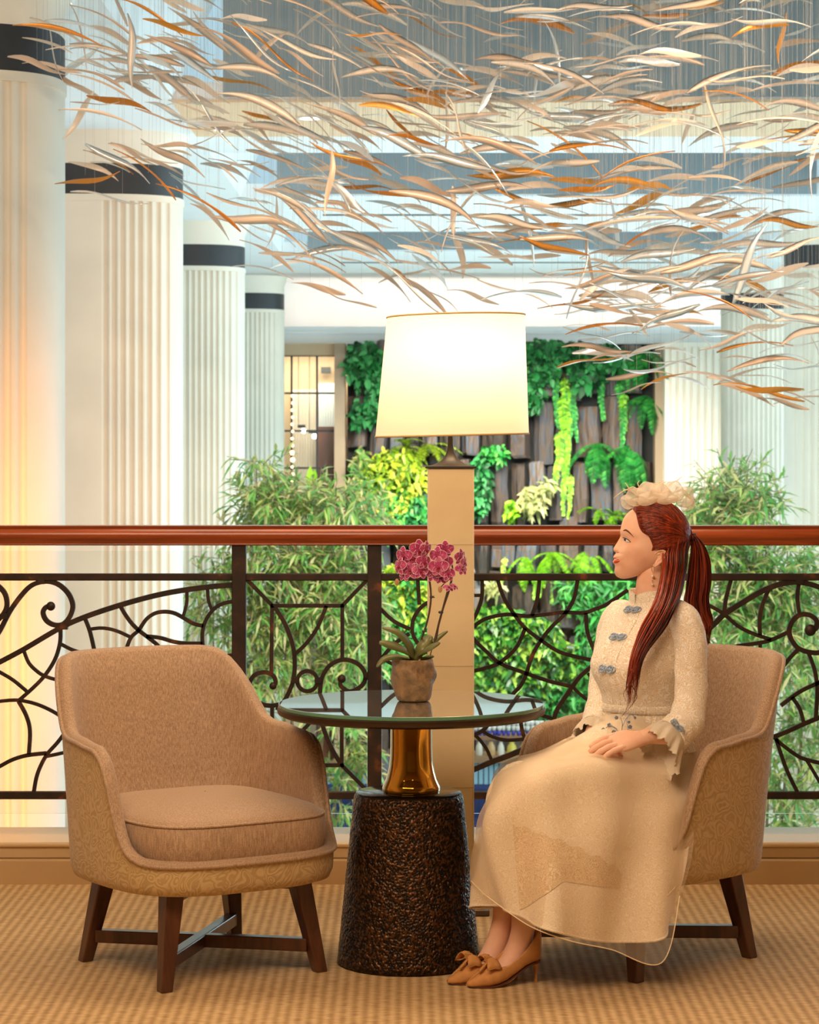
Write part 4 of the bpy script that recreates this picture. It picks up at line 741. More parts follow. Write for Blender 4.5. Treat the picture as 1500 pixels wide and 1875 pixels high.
m = MB(); m.tube([o(788, 1200, -.01), o(806, 1130, -.015), o(820, 1078, -.02)], .9*s, 4); obj('stake', m, OSTEM, op)
for x, y in ((790, 1093), (806, 1121), (776, 1156), (818, 1074)): m = MB(); m.ball(o(x, y, -.02), (3.4*s, 3.4*s, 2.6*s), 8, 6); m.tube([o(x-2, y, -.025), o(x+6, y+1, -.025)], 1.0*s, 4); m.tube([o(x-1, y+2, -.025), o(x+5, y-2, -.025)], .8*s, 4); obj('clip', m, simple('dark_clip', '#2a1f1a', .5), op)
def m_petal():
    mm, nt, p = nodes('orchid_petal'); v = coords(nt, 'UV') if False else coords(nt); n = N(nt, 'ShaderNodeTexNoise', Scale=110.0, Detail=4.0); nt.links.new(v, n.inputs[0]); nt.links.new(ramp(nt, n.outputs['Fac'], [(.3, lin('#9a1a58')), (.58, lin('#c4447e')), (.8, lin('#e4a0b8'))]), p.inputs['Base Color']); p.inputs['Roughness'].default_value = .5; p.inputs['Sheen Weight'].default_value = .3; return mm
PETAL = m_petal(); LIP = simple('orchid_lip', '#8c0f35', .45, var=.2); EDGE = simple('petal_edge', '#eec2d0', .5)
def flower(x, y, r, yaw, tilt, seed, dy):
    rr = random.Random(seed); C0 = o(x, y, dy); R = Matrix.Rotation(yaw, 3, 'Z') @ Matrix.Rotation(tilt, 3, 'X'); f = bpy.data.objects.new('flower', None); COL.objects.link(f); f.parent = op; f.matrix_basis = ROOT[op.name].inverted() @ Matrix.Translation(C0); ROOT[f.name] = Matrix.Translation(C0)
    for k, (an, L, W_) in enumerate(((90, 1, .8), (12, 1.05, 1.1), (168, 1.05, 1.1), (-58, .95, .72), (-122, .95, .72))):
        mb = MB(); a = math.radians(an)+rr.uniform(-.12, .12); rows = []; er = []
        for i in range(7):
            q = i/6; ww = W_*.5*r*math.sin(PI*(.1+.86*q))**.55; d = q*r*L; row = []
            for j in range(5):
                u = (j-2)/2; lx = d; ly = ww*u; h = -.18*r*q*q+.10*r*abs(u)**2*math.sin(PI*q)+.05*r; X = math.cos(a)*lx-math.sin(a)*ly; Z = math.sin(a)*lx+math.cos(a)*ly; row.append(C0+R @ Vector((X, -h if k else -h+.02*r, Z)))
            rows.append(row)
        mb.grid(rows); obj('petal', mb, PETAL, f, ang=0)
        mb = MB(); ed = [r_[0] for r_ in rows[1:]]+[rows[-1][j] for j in (1, 2, 3)]+[r_[4] for r_ in rows[1:]][::-1]; mb.tube(ed, .035*r, 3); obj('petal_edge', mb, EDGE, f, ang=0)
    mb = MB(); mb.ball(C0+R @ Vector((0, -.18*r, -.1*r)), (.16*r, .2*r, .2*r), 8, 6); leaf(mb, C0+R @ Vector((0, -.15*r, -.1*r)), R @ Vector((0, -.5, -.8)), R @ Vector((0, -1, .3)), .5*r, .4*r, .3, .0); obj('lip', mb, LIP, f, ang=0)
for i, (x, y, r, yaw, tl_) in enumerate([(740, 1018, 17, -.6, .2), (732, 1037, 16, -.9, -.1), (768, 1006, 18, .2, .3), (780, 1005, 14, .8, .2), (757, 1022, 16, -.2, .0), (752, 1044, 18, -.3, -.3), (770, 1046, 15, .3, -.3), (776, 1028, 15, .6, 0), (742, 1053, 13, -.6, -.5), (815, 1006, 16, .1, .3), (802, 1018, 17, -.5, .1), (803, 1038, 18, -.2, 0), (815, 1030, 16, .3, .1), (843, 1020, 15, .9, .1), (850, 1030, 13, 1.1, .0), (820, 1050, 15, .4, -.3), (795, 1052, 15, -.3, -.4), (845, 1042, 13, .6, -.6), (822, 1076, 11, .2, -1.0), (832, 1074, 9, .8, -.8), (808, 1058, 13, 0, -.4)]): flower(x, y, r*s, yaw, tl_, i, -.035-.012*(i % 4))
for x, y in ((727, 1066), (806, 1079)): m = MB(); m.ball(o(x, y, -.03), (4*s, 4*s, 6.5*s), 8, 6); obj('bud', m, simple('orchid_bud', '#b98a5a', .5, var=.2), op)
m = MB(); m.tube(cat([o(756, 1030, -.03), o(740, 1050, -.03), o(728, 1062, -.03)], 5), 1.1*s, 5); obj('bud_stalk', m, OSTEM, op, ang=0); m = MB(); m.tube(cat([o(824, 1060, -.02), o(812, 1070, -.03), o(806, 1077, -.03)], 5), 1.0*s, 5); obj('bud_stalk', m, OSTEM, op, ang=0)
# ================================================================ PERSON
per = thing('person', 'seated person in cream lace dress with long red ponytail, hands on lap', 'person', (.62, 7.25, 0))
FV = Vector((-.75, -.66, 0)); LV = Vector((.66, -.75, 0)); UZ = Vector((0, 0, 1))
def ell(c, hw, fd, bd, tilt=0.0, n=48, pw=2.0):
    out = []
    for k in range(n):
        a = 2*PI*k/n; c_, s_ = math.cos(a), math.sin(a); l = hw*math.copysign(abs(c_)**(2/pw), c_); f = (fd if s_ > 0 else bd)*math.copysign(abs(s_)**(2/pw), s_)
        out.append(c+LV*l+FV*f+UZ*tilt*f)
    return out
HY = 7.38; HS = HY/F
# ---- head as a relief over its side outline
OUT = [(1161, 931), (1150, 939), (1143, 948), (1139, 958), (1137, 967), (1135.6, 974), (1136.6, 980), (1136.5, 985), (1136, 992), (1134.5, 1000), (1131, 1007), (1128.5, 1012), (1125.2, 1017), (1122.9, 1020.6), (1124.9, 1024), (1123, 1027.2), (1122.4, 1030.4), (1125.6, 1034), (1126.2, 1040), (1125.6, 1047), (1128, 1054), (1134, 1058), (1143, 1059.5), (1158, 1057), (1178, 1051), (1205, 1046), (1232, 1040), (1250, 1022), (1259, 995), (1258, 965), (1246, 942), (1226, 925), (1202, 919), (1180, 922)]
CX, CZ_ = 1196., 992.
OD = cat([(x, 0, y) for x, y in OUT], 8, True); OD = cat([(x, 0, y) for x, y in OUT], 40, True); _a = np.array([math.atan2(p.z-CZ_, p.x-CX) for p in OD]); _r = np.array([math.hypot(p.z-CZ_, p.x-CX) for p in OD])
OA = np.linspace(-PI, PI, 721)[:-1]; ORr = np.array([_r[np.abs((_a-a+PI) % (2*PI)-PI) < .006].max() if (np.abs((_a-a+PI) % (2*PI)-PI) < .006).any() else np.nan for a in OA]); ok_ = ~np.isnan(ORr); ORr = np.interp(OA, OA[ok_], ORr[ok_])
_k = np.exp(-.5*(np.arange(-60, 61)/22.0)**2); _k /= _k.sum(); ORs = np.convolve(np.concatenate([ORr[-60:], ORr, ORr[:60]]), _k, 'valid')
def R0(a): return np.interp(a, OA, ORr, period=2*PI)
NOSE = [(1137, 978, 3.0), (1135.5, 984, 3.6), (1131.5, 991, 4.6), (1126.5, 999, 6.4), (1123.2, 1004.5, 8.0), (1123.0, 1007.5, 7.6), (1125, 1010.5, 6), (1129, 1013, 4)]
def g2(x, z, cx, cz, sx, sz, rot=0.0):
    c, s = math.cos(rot), math.sin(rot); u = (x-cx)*c+(z-cz)*s; v = -(x-cx)*s+(z-cz)*c; return np.exp(-.5*((u/sx)**2+(v/sz)**2))
def Wsurf(x, z):
    a = np.arctan2(z-CZ_, x-CX); r = np.hypot(z-CZ_, x-CX); t = np.minimum(r/R0(a), 1.0); ts = np.minimum(r/np.interp(a, OA, ORs, period=2*PI), 1.0); kk_ = np.clip((t-.78)/.2, 0, 1); kk_ = kk_*kk_*(3-2*kk_); t = ts*(1-kk_)+t*kk_
    wm = 48-13*(.5+.5*np.tanh((z-1036)/22))-3*np.clip((945-z)/30, 0, 1)
    W = wm*np.clip(1-t**2.5, 0, 1)**.54
    W = W-3.2*g2(x, z, 1147, 986.5, 8, 6.0)+2.0*g2(x, z, 1146, 974, 9, 3.5, .35)+2.2*g2(x, z, 1158, 1003, 11, 8)-2.2*g2(x, z, 1146, 1022, 6, 9)-1.0*g2(x, z, 1168, 1024, 14, 8)
    W = W+1.8*g2(x, z, 1147.5, 987.5, 5.5, 4.2)-3.5*g2(x, z, 1133, 1013, 3.2, 1.6)
    W = W+.6*g2(x, z, 1129, 1021, 5, 2.2)+.9*g2(x, z, 1129, 1029.5, 5, 2.6)-.6*g2(x, z, 1131, 1025, 6, 1.1)-1.0*g2(x, z, 1130, 1036.5, 6, 3)+1.5*g2(x, z, 1131, 1048, 6, 6)
    return np.maximum(W, 0)*np.clip((1-t)*40, 0, 1)**.5
def nosehw(x, z):
    zs = np.array([p[1] for p in NOSE]); fx = np.interp(z, [974, 978, 984, 991, 999, 1004.5, 1007.5, 1010.5, 1013.5], [1135.6, 1136.8, 1135.4, 1131.5, 1126.5, 1123.2, 1123.0, 1125, 1129.5]); d = x-fx
    wmax = np.interp(z, [974, 980, 991, 1000, 1007, 1011, 1014], [3, 4.0, 5.5, 8.0, 10.5, 9.5, 0]); w = wmax*np.sqrt(np.clip(d/9, 0, 1)); w = w+1.9*g2(x, z, 1134.5, 1007.5, 3.2, 3.0)*np.clip(d/5, 0, 1); return np.where((z > 973) & (z < 1014) & (d > 0) & (x < 1150), w, 0), fx
def Wall(x, z):
    w = Wsurf(x, z); n, fx = nosehw(x, z); return np.maximum(w, n)
def HP(x, z, w=0.0, side=-1): return Vector(((x-750)/F*HY, HY+side*w*HS, EYE-(z-HZ)/F*HY))
def surfP(x, z, off=0.0, side=-1): return HP(x, z, float(Wall(np.float64(x), np.float64(z)))+off, side)
body = MB()
na, nt_ = 260, 70; ths = np.linspace(-PI, PI, na, endpoint=False)
# outline radius including the nose
def fullR(a):
    r = R0(a); best = r
    for q in np.linspace(r*.9, r*1.35, 60):
        x, z = CX+q*math.cos(a), CZ_+q*math.sin(a); n, fx = nosehw(np.float64(x), np.float64(z))
        if 974 < z < 1013.6 and x > fx and x < 1150: best = max(best, q)
    return best
FR = [fullR(a) for a in ths]
for side in (-1, 1):
    rows = []
    for i in range(nt_+1):
        tt = 1-(1-i/nt_)**1.9; row = []
        for a, r in zip(ths, FR):
            x, z = CX+r*tt*math.cos(a), CZ_+r*tt*math.sin(a); w_ = float(Wall(np.float64(x), np.float64(z))) if i < nt_ else 0; row.append(HP(x, z, w_, side))
        rows.append(row if side < 0 else row[::-1])
    body.grid(rows, cu=True)
# neck and torso
rows = []
for px, py, hw, fd, bd, Y in ((1203, 1020, .040, .040, .035, 7.38), (1200, 1045, .048, .046, .044, 7.38), (1196, 1062, .047, .047, .045, 7.38), (1194, 1080, .048, .046, .046, 7.38), (1194, 1096, .056, .052, .052, 7.38), (1195, 1106, .09, .058, .06, 7.38), (1196, 1116, .145, .066, .07, 7.38), (1195, 1135, .165, .085, .082, 7.375), (1190, 1165, .155, .11, .09, 7.37), (1184, 1215, .14, .135, .088, 7.36), (1177, 1255, .125, .115, .082, 7.36), (1174, 1300, .117, .09, .08, 7.36), (1182, 1350, .12, .09, .09, 7.36), (1186, 1400, .135, .09, .10, 7.37), (1188, 1430, .13, .09, .10, 7.37)):
    rows.append(ell(at(px, py, Y), hw, fd, bd, 0, 40))
body.grid(rows, cu=True); body.f.append(tuple(range(40))[::-1]); n0 = len(body.v); body.f.append(tuple(n0-40+k for k in range(40)))
# legs
def limb(mb, pts, r, n=16, k=5): c = cat(pts, k); rr = [interp(i/(len(c)-1), np.linspace(0, 1, len(r)), r) for i in range(len(c))]; mb.tube(c, rr, n)
def PX(x, y, Y): return at(x, y, Y)
limb(body, [PX(1200, 1415, 7.33), PX(1085, 1424, 7.18), PX(985, 1438, 7.05), PX(972, 1470, 7.02), PX(968, 1560, 7.06), PX(962, 1660, 7.03), PX(957, 1705, 7.025), PX(947, 1742, 7.02), PX(925, 1778, 7.0), PX(895, 1797, 6.975)], [.07, .064, .054, .052, .05, .037, .032, .034, .033, .024])
limb(body, [PX(1175, 1415, 7.45), PX(1060, 1424, 7.32), PX(958, 1436, 7.17), PX(945, 1465, 7.15), PX(938, 1560, 7.15), PX(928, 1650, 7.09), PX(922, 1690, 7.085), PX(910, 1732, 7.08), PX(889, 1768, 7.06), PX(860, 1787, 7.03)], [.07, .064, .054, .052, .05, .037, .032, .034, .033, .024])
# arms under the sleeves
limb(body, [PX(1240, 1122, 7.28), PX(1268, 1200, 7.21), PX(1268, 1300, 7.18), PX(1250, 1336, 7.13), PX(1220, 1345, 7.10), PX(1190, 1347, 7.085), PX(1176, 1352, 7.08)], [.028, .032, .032, .030, .027, .0225, .0215], 16)
limb(body, [PX(1140, 1120, 7.48), PX(1110, 1230, 7.46), PX(1100, 1310, 7.38), PX(1088, 1342, 7.3), PX(1085, 1356, 7.22), PX(1095, 1364, 7.17)], [.028, .03, .028, .026, .024, .022], 16)
# hands: palm, four fingers, thumb
def hand(mb, wrist, tip, dorsal, sgn, curl=.5):
    d = (tip-wrist); L = d.length; d.normalize(); up = (dorsal-d*dorsal.dot(d)).normalized(); ac = d.cross(up)*sgn   # ac: towards the little finger
    def q(a, b, c): return wrist+d*(a*L)+ac*(b*L)+up*(c*L)
    rows = []
    for a, hw, th, lift in ((-.06, .135, .115, 0), (.06, .15, .11, 0), (.18, .185, .105, .01), (.32, .225, .10, .02), (.44, .235, .09, .025), (.54, .225, .075, .02), (.585, .20, .05, .012)):
        rows.append([q(a-.05*(math.cos(2*PI*k/18)) if a > .4 else a, hw*math.cos(2*PI*k/18), lift+th*math.sin(2*PI*k/18)*(1 if math.sin(2*PI*k/18) > 0 else .8)) for k in range(18)])
    mb.grid(rows, cu=True); b = len(mb.v); mb.f.append(tuple(b-18+k for k in range(18)))
    for k, (b0, l0, r_) in enumerate(((-.165, .40, .056), (-.055, .445, .058), (.055, .415, .056), (.16, .33, .050))):
        a0 = .52-.02*abs(k-1); pts = [q(a0-.14, b0*.85, .015), q(a0, b0, .035), q(a0+l0*.42, b0*1.02, .03-.02*curl), q(a0+l0*.74, b0*1.0, -.03*curl-.01), q(a0+l0, b0*.98, -.16*curl-.01)]
        c = cat(pts, 4); n = len(c); rr = [L*r_*(1.08 if i < 5 else 1.0+.07*math.cos((i-8)*1.5)-.2*max(0, (i-n*.55)/(n*.45))) for i in range(n)]; rr[-1] *= .55; mb.tube(c, rr, 9)
    pts = [q(.10, -.12, -.02), q(.26, -.235, -.03), q(.42, -.27, -.05), q(.57, -.235, -.07)]; c = cat(pts, 4); mb.tube(c, [L*.068-L*.02*i/(len(c)-1) for i in range(len(c)-1)]+[L*.028], 9)
hand(body, PX(1182, 1350, 7.083), PX(1078, 1375, 7.03), Vector((-.1, -.55, .85)), -1, .45)
hand(body, PX(1088, 1360, 7.2), PX(1128, 1385, 7.06), Vector((.1, -.2, .95)), 1, .3)
# ears
def ear(mb, side):
    H = [(1195.5, 1012.5), (1199, 1008.5), (1204, 1005.8), (1209.5, 1005.6), (1213.8, 1009), (1214.6, 1014.5), (1212.4, 1020), (1208, 1025), (1203, 1029), (1198.5, 1033), (1194.5, 1034), (1192.8, 1031)]
    pc = cat([(x, 0, z) for x, z in H], 4); base = float(Wall(np.float64(1197), np.float64(1020)))
    P_ = [HP(p.x, p.z, base+3+4.5*min(1, i/12)+(-2.5 if i > 36 else 0)*min(1, (i-36)/6 if i > 36 else 0), side) for i, p in enumerate(pc)]; mb.tube(P_, [HS*(1.3+.6*math.sin(PI*i/(len(P_)-1))+(.6 if i > 36 else 0)) for i in range(len(P_))], 8)
    cen = HP(1201, 1019, base+2.0, side); rows = [[cen.lerp(p, q)+Vector((0, side*-HS*2.0*math.sin(PI*q), 0)) for p in P_] for q in (0.02, .3, .6, .85, 1)]; mb.grid(rows)
    mb.tube(cat([HP(1198, 1014, base+2, side), HP(1204, 1012, base+4, side), (HP(1208, 1015, base+4.2, side)), HP(1206, 1021, base+3.5, side), HP(1200, 1026, base+2.5, side)], 4), HS*1.1, 6)
ear(body, -1); ear(body, 1)
obj('body', body, SKIN, per, ang=0)
# ---- face details laid on the relief
LIPM = simple('red_lips', '#d2412c', .4, var=.05); BROW = simple('brow_hair', '#5a3320', .8, var=.2, scale=200); LASH = simple('lash_line', '#2a1610', .6); EYEW = simple('eye_white', '#e9e2dc', .15, var=.02); IRISM = simple('iris_brown', '#2e1a12', .08, var=.1)
def patch(name, cen, outl, mat, off=.35, side=-1, rings=5, kk=6, dome=.3):
    pc = cat([(x, 0, z) for x, z in outl], kk, True); mb = MB(); rows = []
    for i in range(rings+1):
        q = i/rings*.999+.001; rows.append([surfP(cen[0]+(p.x-cen[0])*q, cen[1]+(p.z-cen[1])*q, off*(1-q**4)*.6+dome*(1-q*q)-.05*q, side) for p in pc])
    mb.grid(rows, cu=True); return obj(name, mb, mat, per, ang=0)
def stroke(name, pts, wpx, mat, off=.2, side=-1): c = cat([(x, 0, z) for x, z in pts], 5); m_ = MB(); n = len(c); m_.tube([surfP(p.x, p.z, off, side) for p in c], [HS*interp(i/(n-1), np.linspace(0, 1, len(wpx)), wpx) for i in range(n)], 6, flat=.5 if False else 1); return obj(name, m_, mat, per, ang=0)
for sd in (-1, 1):
    patch('upper_lip', (1129, 1023), [(1123.4, 1021.6), (1125.6, 1020.8), (1129, 1022.2), (1134.2, 1025.6), (1129.6, 1024.9), (1125.2, 1024.4)], LIPM, .3, sd, dome=.05); patch('lower_lip', (1128, 1028), [(1124.6, 1025), (1129.6, 1025.3), (1134.0, 1026.0), (1131, 1029.6), (1127.6, 1031.6), (1125, 1031.8), (1123.2, 1030), (1123.6, 1027)], LIPM, .25, sd, dome=.05)
    patch('eye', (1146, 987.5), [(1140.2, 984.6), (1144, 985.0), (1148, 987.2), (1151, 990.8), (1147, 991.2), (1143.4, 990.2), (1141.2, 988)], EYEW, .3, sd, 4, 4, .6); patch('iris', (1142.9, 987), [(1141.1, 985.2), (1143.8, 985.2), (1145.2, 987.2), (1144, 989.8), (1142, 989.4), (1141.0, 987.4)], IRISM, .9, sd, 4, 4, .5)
    stroke('upper_lash', [(1138.8, 983.6), (1141, 983.9), (1145, 985.3), (1149, 988.0), (1152.4, 991.6)], (.35, .85, .95, .9, .3), LASH, .9, sd); stroke('lower_lash', [(1142, 989.6), (1146, 991.4), (1151, 991.2)], (.15, .3, .35), LASH, .3, sd); stroke('eyelid_crease', [(1139.5, 980.5), (1144, 981.4), (1149, 984.5), (1152.5, 988.6)], (.2, .35, .35, .15), simple('lid_fold', '#b87a5c', .6), .05, sd)
    stroke('eyebrow', [(1140.4, 971.2), (1143, 969.8), (1146, 970.6), (1150, 974), (1155, 979), (1159.5, 985)], (.9, 1.7, 1.75, 1.4, .9, .2), BROW, -.55, sd)
    stroke('nostril', [(1127.6, 1011.2), (1130, 1011.6), (1132.6, 1010.6)], (.3, .8, .4), simple('nostril_shade', '#8c4f38', .8), -.45, sd)
# ---- earring
GOLD = simple('gold', '#d8a650', .22, .9, .05); PEARLB = simple('earring_pearl', '#f0e2cf', .15, .1)
eb = float(Wall(np.float64(1194), np.float64(1034)))+5
def EP(x, z): return HP(x, z, eb, -1)
ea = obj('earring', MB().tube([EP(1192.6+2.5*math.cos(a), 1039.8+6*math.sin(a)) for a in np.linspace(0, 2*PI, 25)[:-1]], HS*.42, 6, closed=True), GOLD, per, ang=0)
m = MB(); m.tube([EP(1193, 1030.5), EP(1192.8, 1034)], HS*.35, 5); m.tube([EP(1192.6, 1046), EP(1192.3, 1066)], HS*.22, 5); obj('hook', m, GOLD, ea, ang=0)
for x, z, r in ((1192, 1053, 2.6), (1193.8, 1054.4, 2.0), (1191.4, 1061, 1.2), (1191.6, 1068, 2.4)): m = MB(); m.ball(EP(x, z), HS*r, 10, 7); obj('bead', m, PEARLB if r > 2.1 else GOLD, ea, ang=0)

# ---- hair
def hmask(x, z):  # hair line, in the side view
    return True
HO = [(1158.5, 931.5), (1166, 923.5), (1180, 917.0), (1200, 914.5), (1220, 917), (1240, 928), (1254, 944), (1264, 964), (1270, 981), (1268, 992), (1263, 1002), (1259, 1020), (1256, 1040), (1246, 1060), (1232, 1070), (1220, 1062), (1216, 1035), (1219, 1014), (1216, 1003), (1208, 999), (1199, 1001), (1193, 1006), (1189, 1006), (1190.5, 998), (1188, 990), (1183, 980), (1172, 972.5), (1166.5, 962), (1164, 950), (1162, 939)]
hc = cat([(x, 0, z) for x, z in HO], 6, True)
def Whair(x, z): return float(np.maximum(Wsurf(np.float64(CX+(x-CX)*.94), np.float64(CZ_+(z-CZ_)*.94)), 0))
hb_ = MB()
for side in (-1, 1):
    rows = []; cc = (1222, 965)
    for i in range(41):
        q = (1-(1-i/40)**1.7)*.9995+.0005; row = []
        for p in hc:
            x, z = cc[0]+(p.x-cc[0])*q, cc[1]+(p.z-cc[1])*q; w_ = Whair(x, z)+5.0*(1-q**6)**.6
            if i == 40 and (z < 940 and True): w_ = w_*0
            if i == 40 and x > 1250: w_ = 0
            wave = .7*math.sin((x*.35+z*.75))*math.sin(z*.11) if 0 < i < 38 else 0
            row.append(HP(x, z, max(0, w_+wave), side))
        rows.append(row if side < 0 else row[::-1])
    hb_.grid(rows, cu=True)
hair = obj('hair', hb_, HAIR, per, ang=0)
# combed strands over the cap, running back to the tie
hm = MB(); rh = random.Random(4); tie = (1269, 986)
starts = [(1160, 931), (1163, 940), (1165, 948), (1166, 955), (1168, 963), (1172, 971), (1179, 977), (1184, 982), (1189, 990), (1190.5, 999), (1192, 1003), (1200, 999), (1208, 997.5), (1215, 1001)]
sc_ = cat([(x, 0, z) for x, z in starts], 8); tops = cat([(1162, 927, 0), (1180, 918, 0), (1200, 915.5, 0), (1220, 918, 0), (1240, 929, 0), (1254, 945, 0)], 6)
for k in range(330):
    if k < 230: p = samp(sc_, rh.random()); x0, z0 = p.x+rh.uniform(0, 3), p.z
    else: p = samp(tops, rh.random()); x0, z0 = p.x, p.y+rh.uniform(0, 5)
    pts = []; arch = rh.uniform(-4, 10)
    for i in range(15):
        t = i/14; x = x0+(tie[0]-3-x0)*t; z = z0+(tie[1]-z0)*(t**1.25)-arch*math.sin(PI*t)*(.9 if z0 > 945 else .35)-(12*math.sin(PI*t)*max(0, (985-z0)/60) if True else 0); z = max(z, interp(x, [1158, 1166, 1180, 1200, 1220, 1240, 1254, 1264, 1270], [932, 924, 918, 915.5, 918, 929, 945, 965, 983]))
        pts.append(HP(x, z, Whair(x, z)+4.6*(1-.0*t)+rh.uniform(-.2, .6), -1))
    hm.tube(pts, [HS*.55*(.5+math.sin(PI*min(1, .1+i/14*.9))) for i in range(15)], 4)
obj('hair_strands', hm, HAIR, hair, ang=0, kind='stuff')
def lock(name, left, right, n, r, thick, parent, seed, wav=2.5, core=True, sag=0):
    rr = random.Random(seed); L_ = cat(left, 8); R_ = cat(right, 8); mb = MB(); m_ = 30
    for k in range(n):
        u = rr.random(); dv = rr.gauss(0, .55); ph = rr.uniform(0, 6); pts = []; endt = rr.uniform(.72, 1.0)
        for i in range(m_):
            t = i/(m_-1)*endt; a, b = samp(L_, t), samp(R_, t); uu = u+(.5-u)*.0+.10*math.sin(t*9+ph)*t; p = a.lerp(b, uu); bow = math.sqrt(max(0, 1-(2*u-1)**2)); th = thick*(1 if t < .6 else 1-(t-.6)*1.2)
            p = p+Vector((wav*HS*math.sin(t*11+seed+u*1.5)*t*t, -th*bow*dv-.0*t, wav*.4*HS*math.sin(t*17+ph)*t)); pts.append(p)
        mb.tube(pts, [r*HS*(.65+.5*math.sin(PI*min(1, .08+i/(m_-1)*.92)))*(1 if i < m_*.75 else max(.15, (m_-i)/(m_*.25))) for i in range(m_)], 5)
    if core:
        rows = []
        for i in range(26):
            t = i/25*.80; a, b = samp(L_, t), samp(R_, t); c_ = (a+b)/2+Vector((wav*HS*math.sin(t*11+seed+.7)*t*t, 0, 0)); h = (b-a)*.47; rows.append([c_+h*math.cos(2*PI*k/14)+Vector((0, thick*.55*math.sin(2*PI*k/14), 0)) for k in range(14)])
        mb.grid(rows, cu=True)
    return obj(name, mb, HAIR, parent, ang=0)
Yf = lambda x, y, Y: at(x, y, Y)
lock('front_lock', [Yf(1220, 988, 7.335), Yf(1216, 1004, 7.318), Yf(1213.5, 1016, 7.31), Yf(1213, 1040, 7.29), Yf(1205, 1085, 7.24), Yf(1192, 1117, 7.185), Yf(1174, 1152, 7.16), Yf(1160, 1195, 7.135), Yf(1152, 1235, 7.13), Yf(1146, 1270, 7.125), Yf(1143, 1308, 7.13)],
     [Yf(1263, 980, 7.365), Yf(1263, 992, 7.35), Yf(1261, 1006, 7.335), Yf(1257, 1040, 7.32), Yf(1247, 1085, 7.25), Yf(1232, 1122, 7.185), Yf(1216, 1155, 7.165), Yf(1186, 1195, 7.14), Yf(1172, 1225, 7.13), Yf(1166, 1255, 7.125), Yf(1158, 1292, 7.13)], 190, 1.2, .028, hair, 3, 4.2)
mw = MB()
for q, pts in enumerate(([(1158, 1225), (1153, 1250), (1148, 1262), (1154, 1280), (1148, 1298), (1139, 1312)], [(1160, 1230), (1156, 1252), (1164, 1266), (1166, 1278), (1156, 1292), (1140, 1311)], [(1155, 1228), (1150, 1240), (1147, 1256), (1150, 1272), (1149, 1290), (1146, 1300)], [(1165, 1220), (1160, 1246), (1150, 1258), (1142, 1270), (1147, 1286)])):
    c = cat([Yf(x, y, 7.10) for x, y in pts], 6); mw.tube(c, [HS*1.1*(1-.8*i/(len(c)-1)) for i in range(len(c))], 5)
obj('wisps', mw, HAIR, hair, ang=0, kind='stuff')
lock('ponytail', [Yf(1264, 980, 7.40), Yf(1266, 1005, 7.42), Yf(1262, 1040, 7.43), Yf(1257, 1080, 7.43), Yf(1254, 1105, 7.43), Yf(1264, 1128, 7.43), Yf(1276, 1150, 7.42), Yf(1286, 1172, 7.42), Yf(1291, 1184, 7.42)],
     [Yf(1274, 981, 7.40), Yf(1290, 1000, 7.42), Yf(1300, 1028, 7.43), Yf(1301, 1060, 7.43), Yf(1297, 1090, 7.43), Yf(1299, 1115, 7.43), Yf(1305, 1135, 7.43), Yf(1302, 1156, 7.42), Yf(1294, 1182, 7.42)], 190, 1.2, .034, hair, 8, 3.0)
m = MB(); c = Yf(1268, 985, 7.385); m.tube([c+Vector((.006*math.cos(a)-.003*math.sin(a), .010*math.sin(a), .010*math.cos(a)+.006*math.sin(a)*0)) for a in np.linspace(0, 2*PI, 17)[:-1]], .0045, 6, closed=True); m.ball(c, (.008, .011, .010), 10, 7); obj('hair_tie', m, simple('dark_elastic', '#1d1420', .7), hair, ang=0)
# ---- fascinator
fas = obj('fascinator', MB().ball(Yf(1203, 915, 7.37), (.075, .05, .008), 20, 6), TULLE, per, ang=0, label='cream tulle hair piece with loops and feathers')
rf_ = random.Random(6)
for k, (x, y, w_, h, tl_, dy) in enumerate([(1168, 926, 34, 34, -.35, -.02), (1186, 920, 36, 38, -.15, -.045), (1206, 919, 34, 34, .0, -.055), (1228, 920, 38, 40, .12, -.045), (1246, 928, 32, 40, .4, -.02), (1158, 930, 22, 28, -.7, .0), (1196, 920, 40, 36, -.05, .03), (1222, 921, 40, 38, .15, .035), (1250, 934, 22, 30, .75, .0), (1214, 922, 44, 24, .05, -.065), (1184, 924, 38, 24, -.2, -.065)]):
    rows = []; c_, s_ = math.cos(tl_), math.sin(tl_)
    for i in range(9):
        q = i/8*.999+.001; row = []
        for j in range(24):
            a = 2*PI*j/24; X = w_*.5*q*math.sin(a)*(1+.08*math.sin(3*a+k)); Z = h*.5+h*.5*q*-math.cos(a)*(1+.06*math.sin(4*a+k)); px, pz = X*c_+Z*s_, -X*s_+Z*c_
            row.append(Yf(x+px, y-pz, 7.37)+Vector((0, dy*1.0-.018*(1-q*q)*(1 if dy <= 0 else -1)+.006*math.sin(2*a+k)*q+.004*math.sin(5*a+k)*q, 0)))
        rows.append(row)
    mb = MB(); mb.grid(rows, cu=True); lp_ = obj('tulle_loop', mb, TULLE, fas, ang=0)
    mb = MB(); mb.tube(rows[-1], HS*.5, 4, closed=True); obj('loop_edge', mb, simple('cream_cord', '#f5e2c2', .6, var=.03), lp_, ang=0)
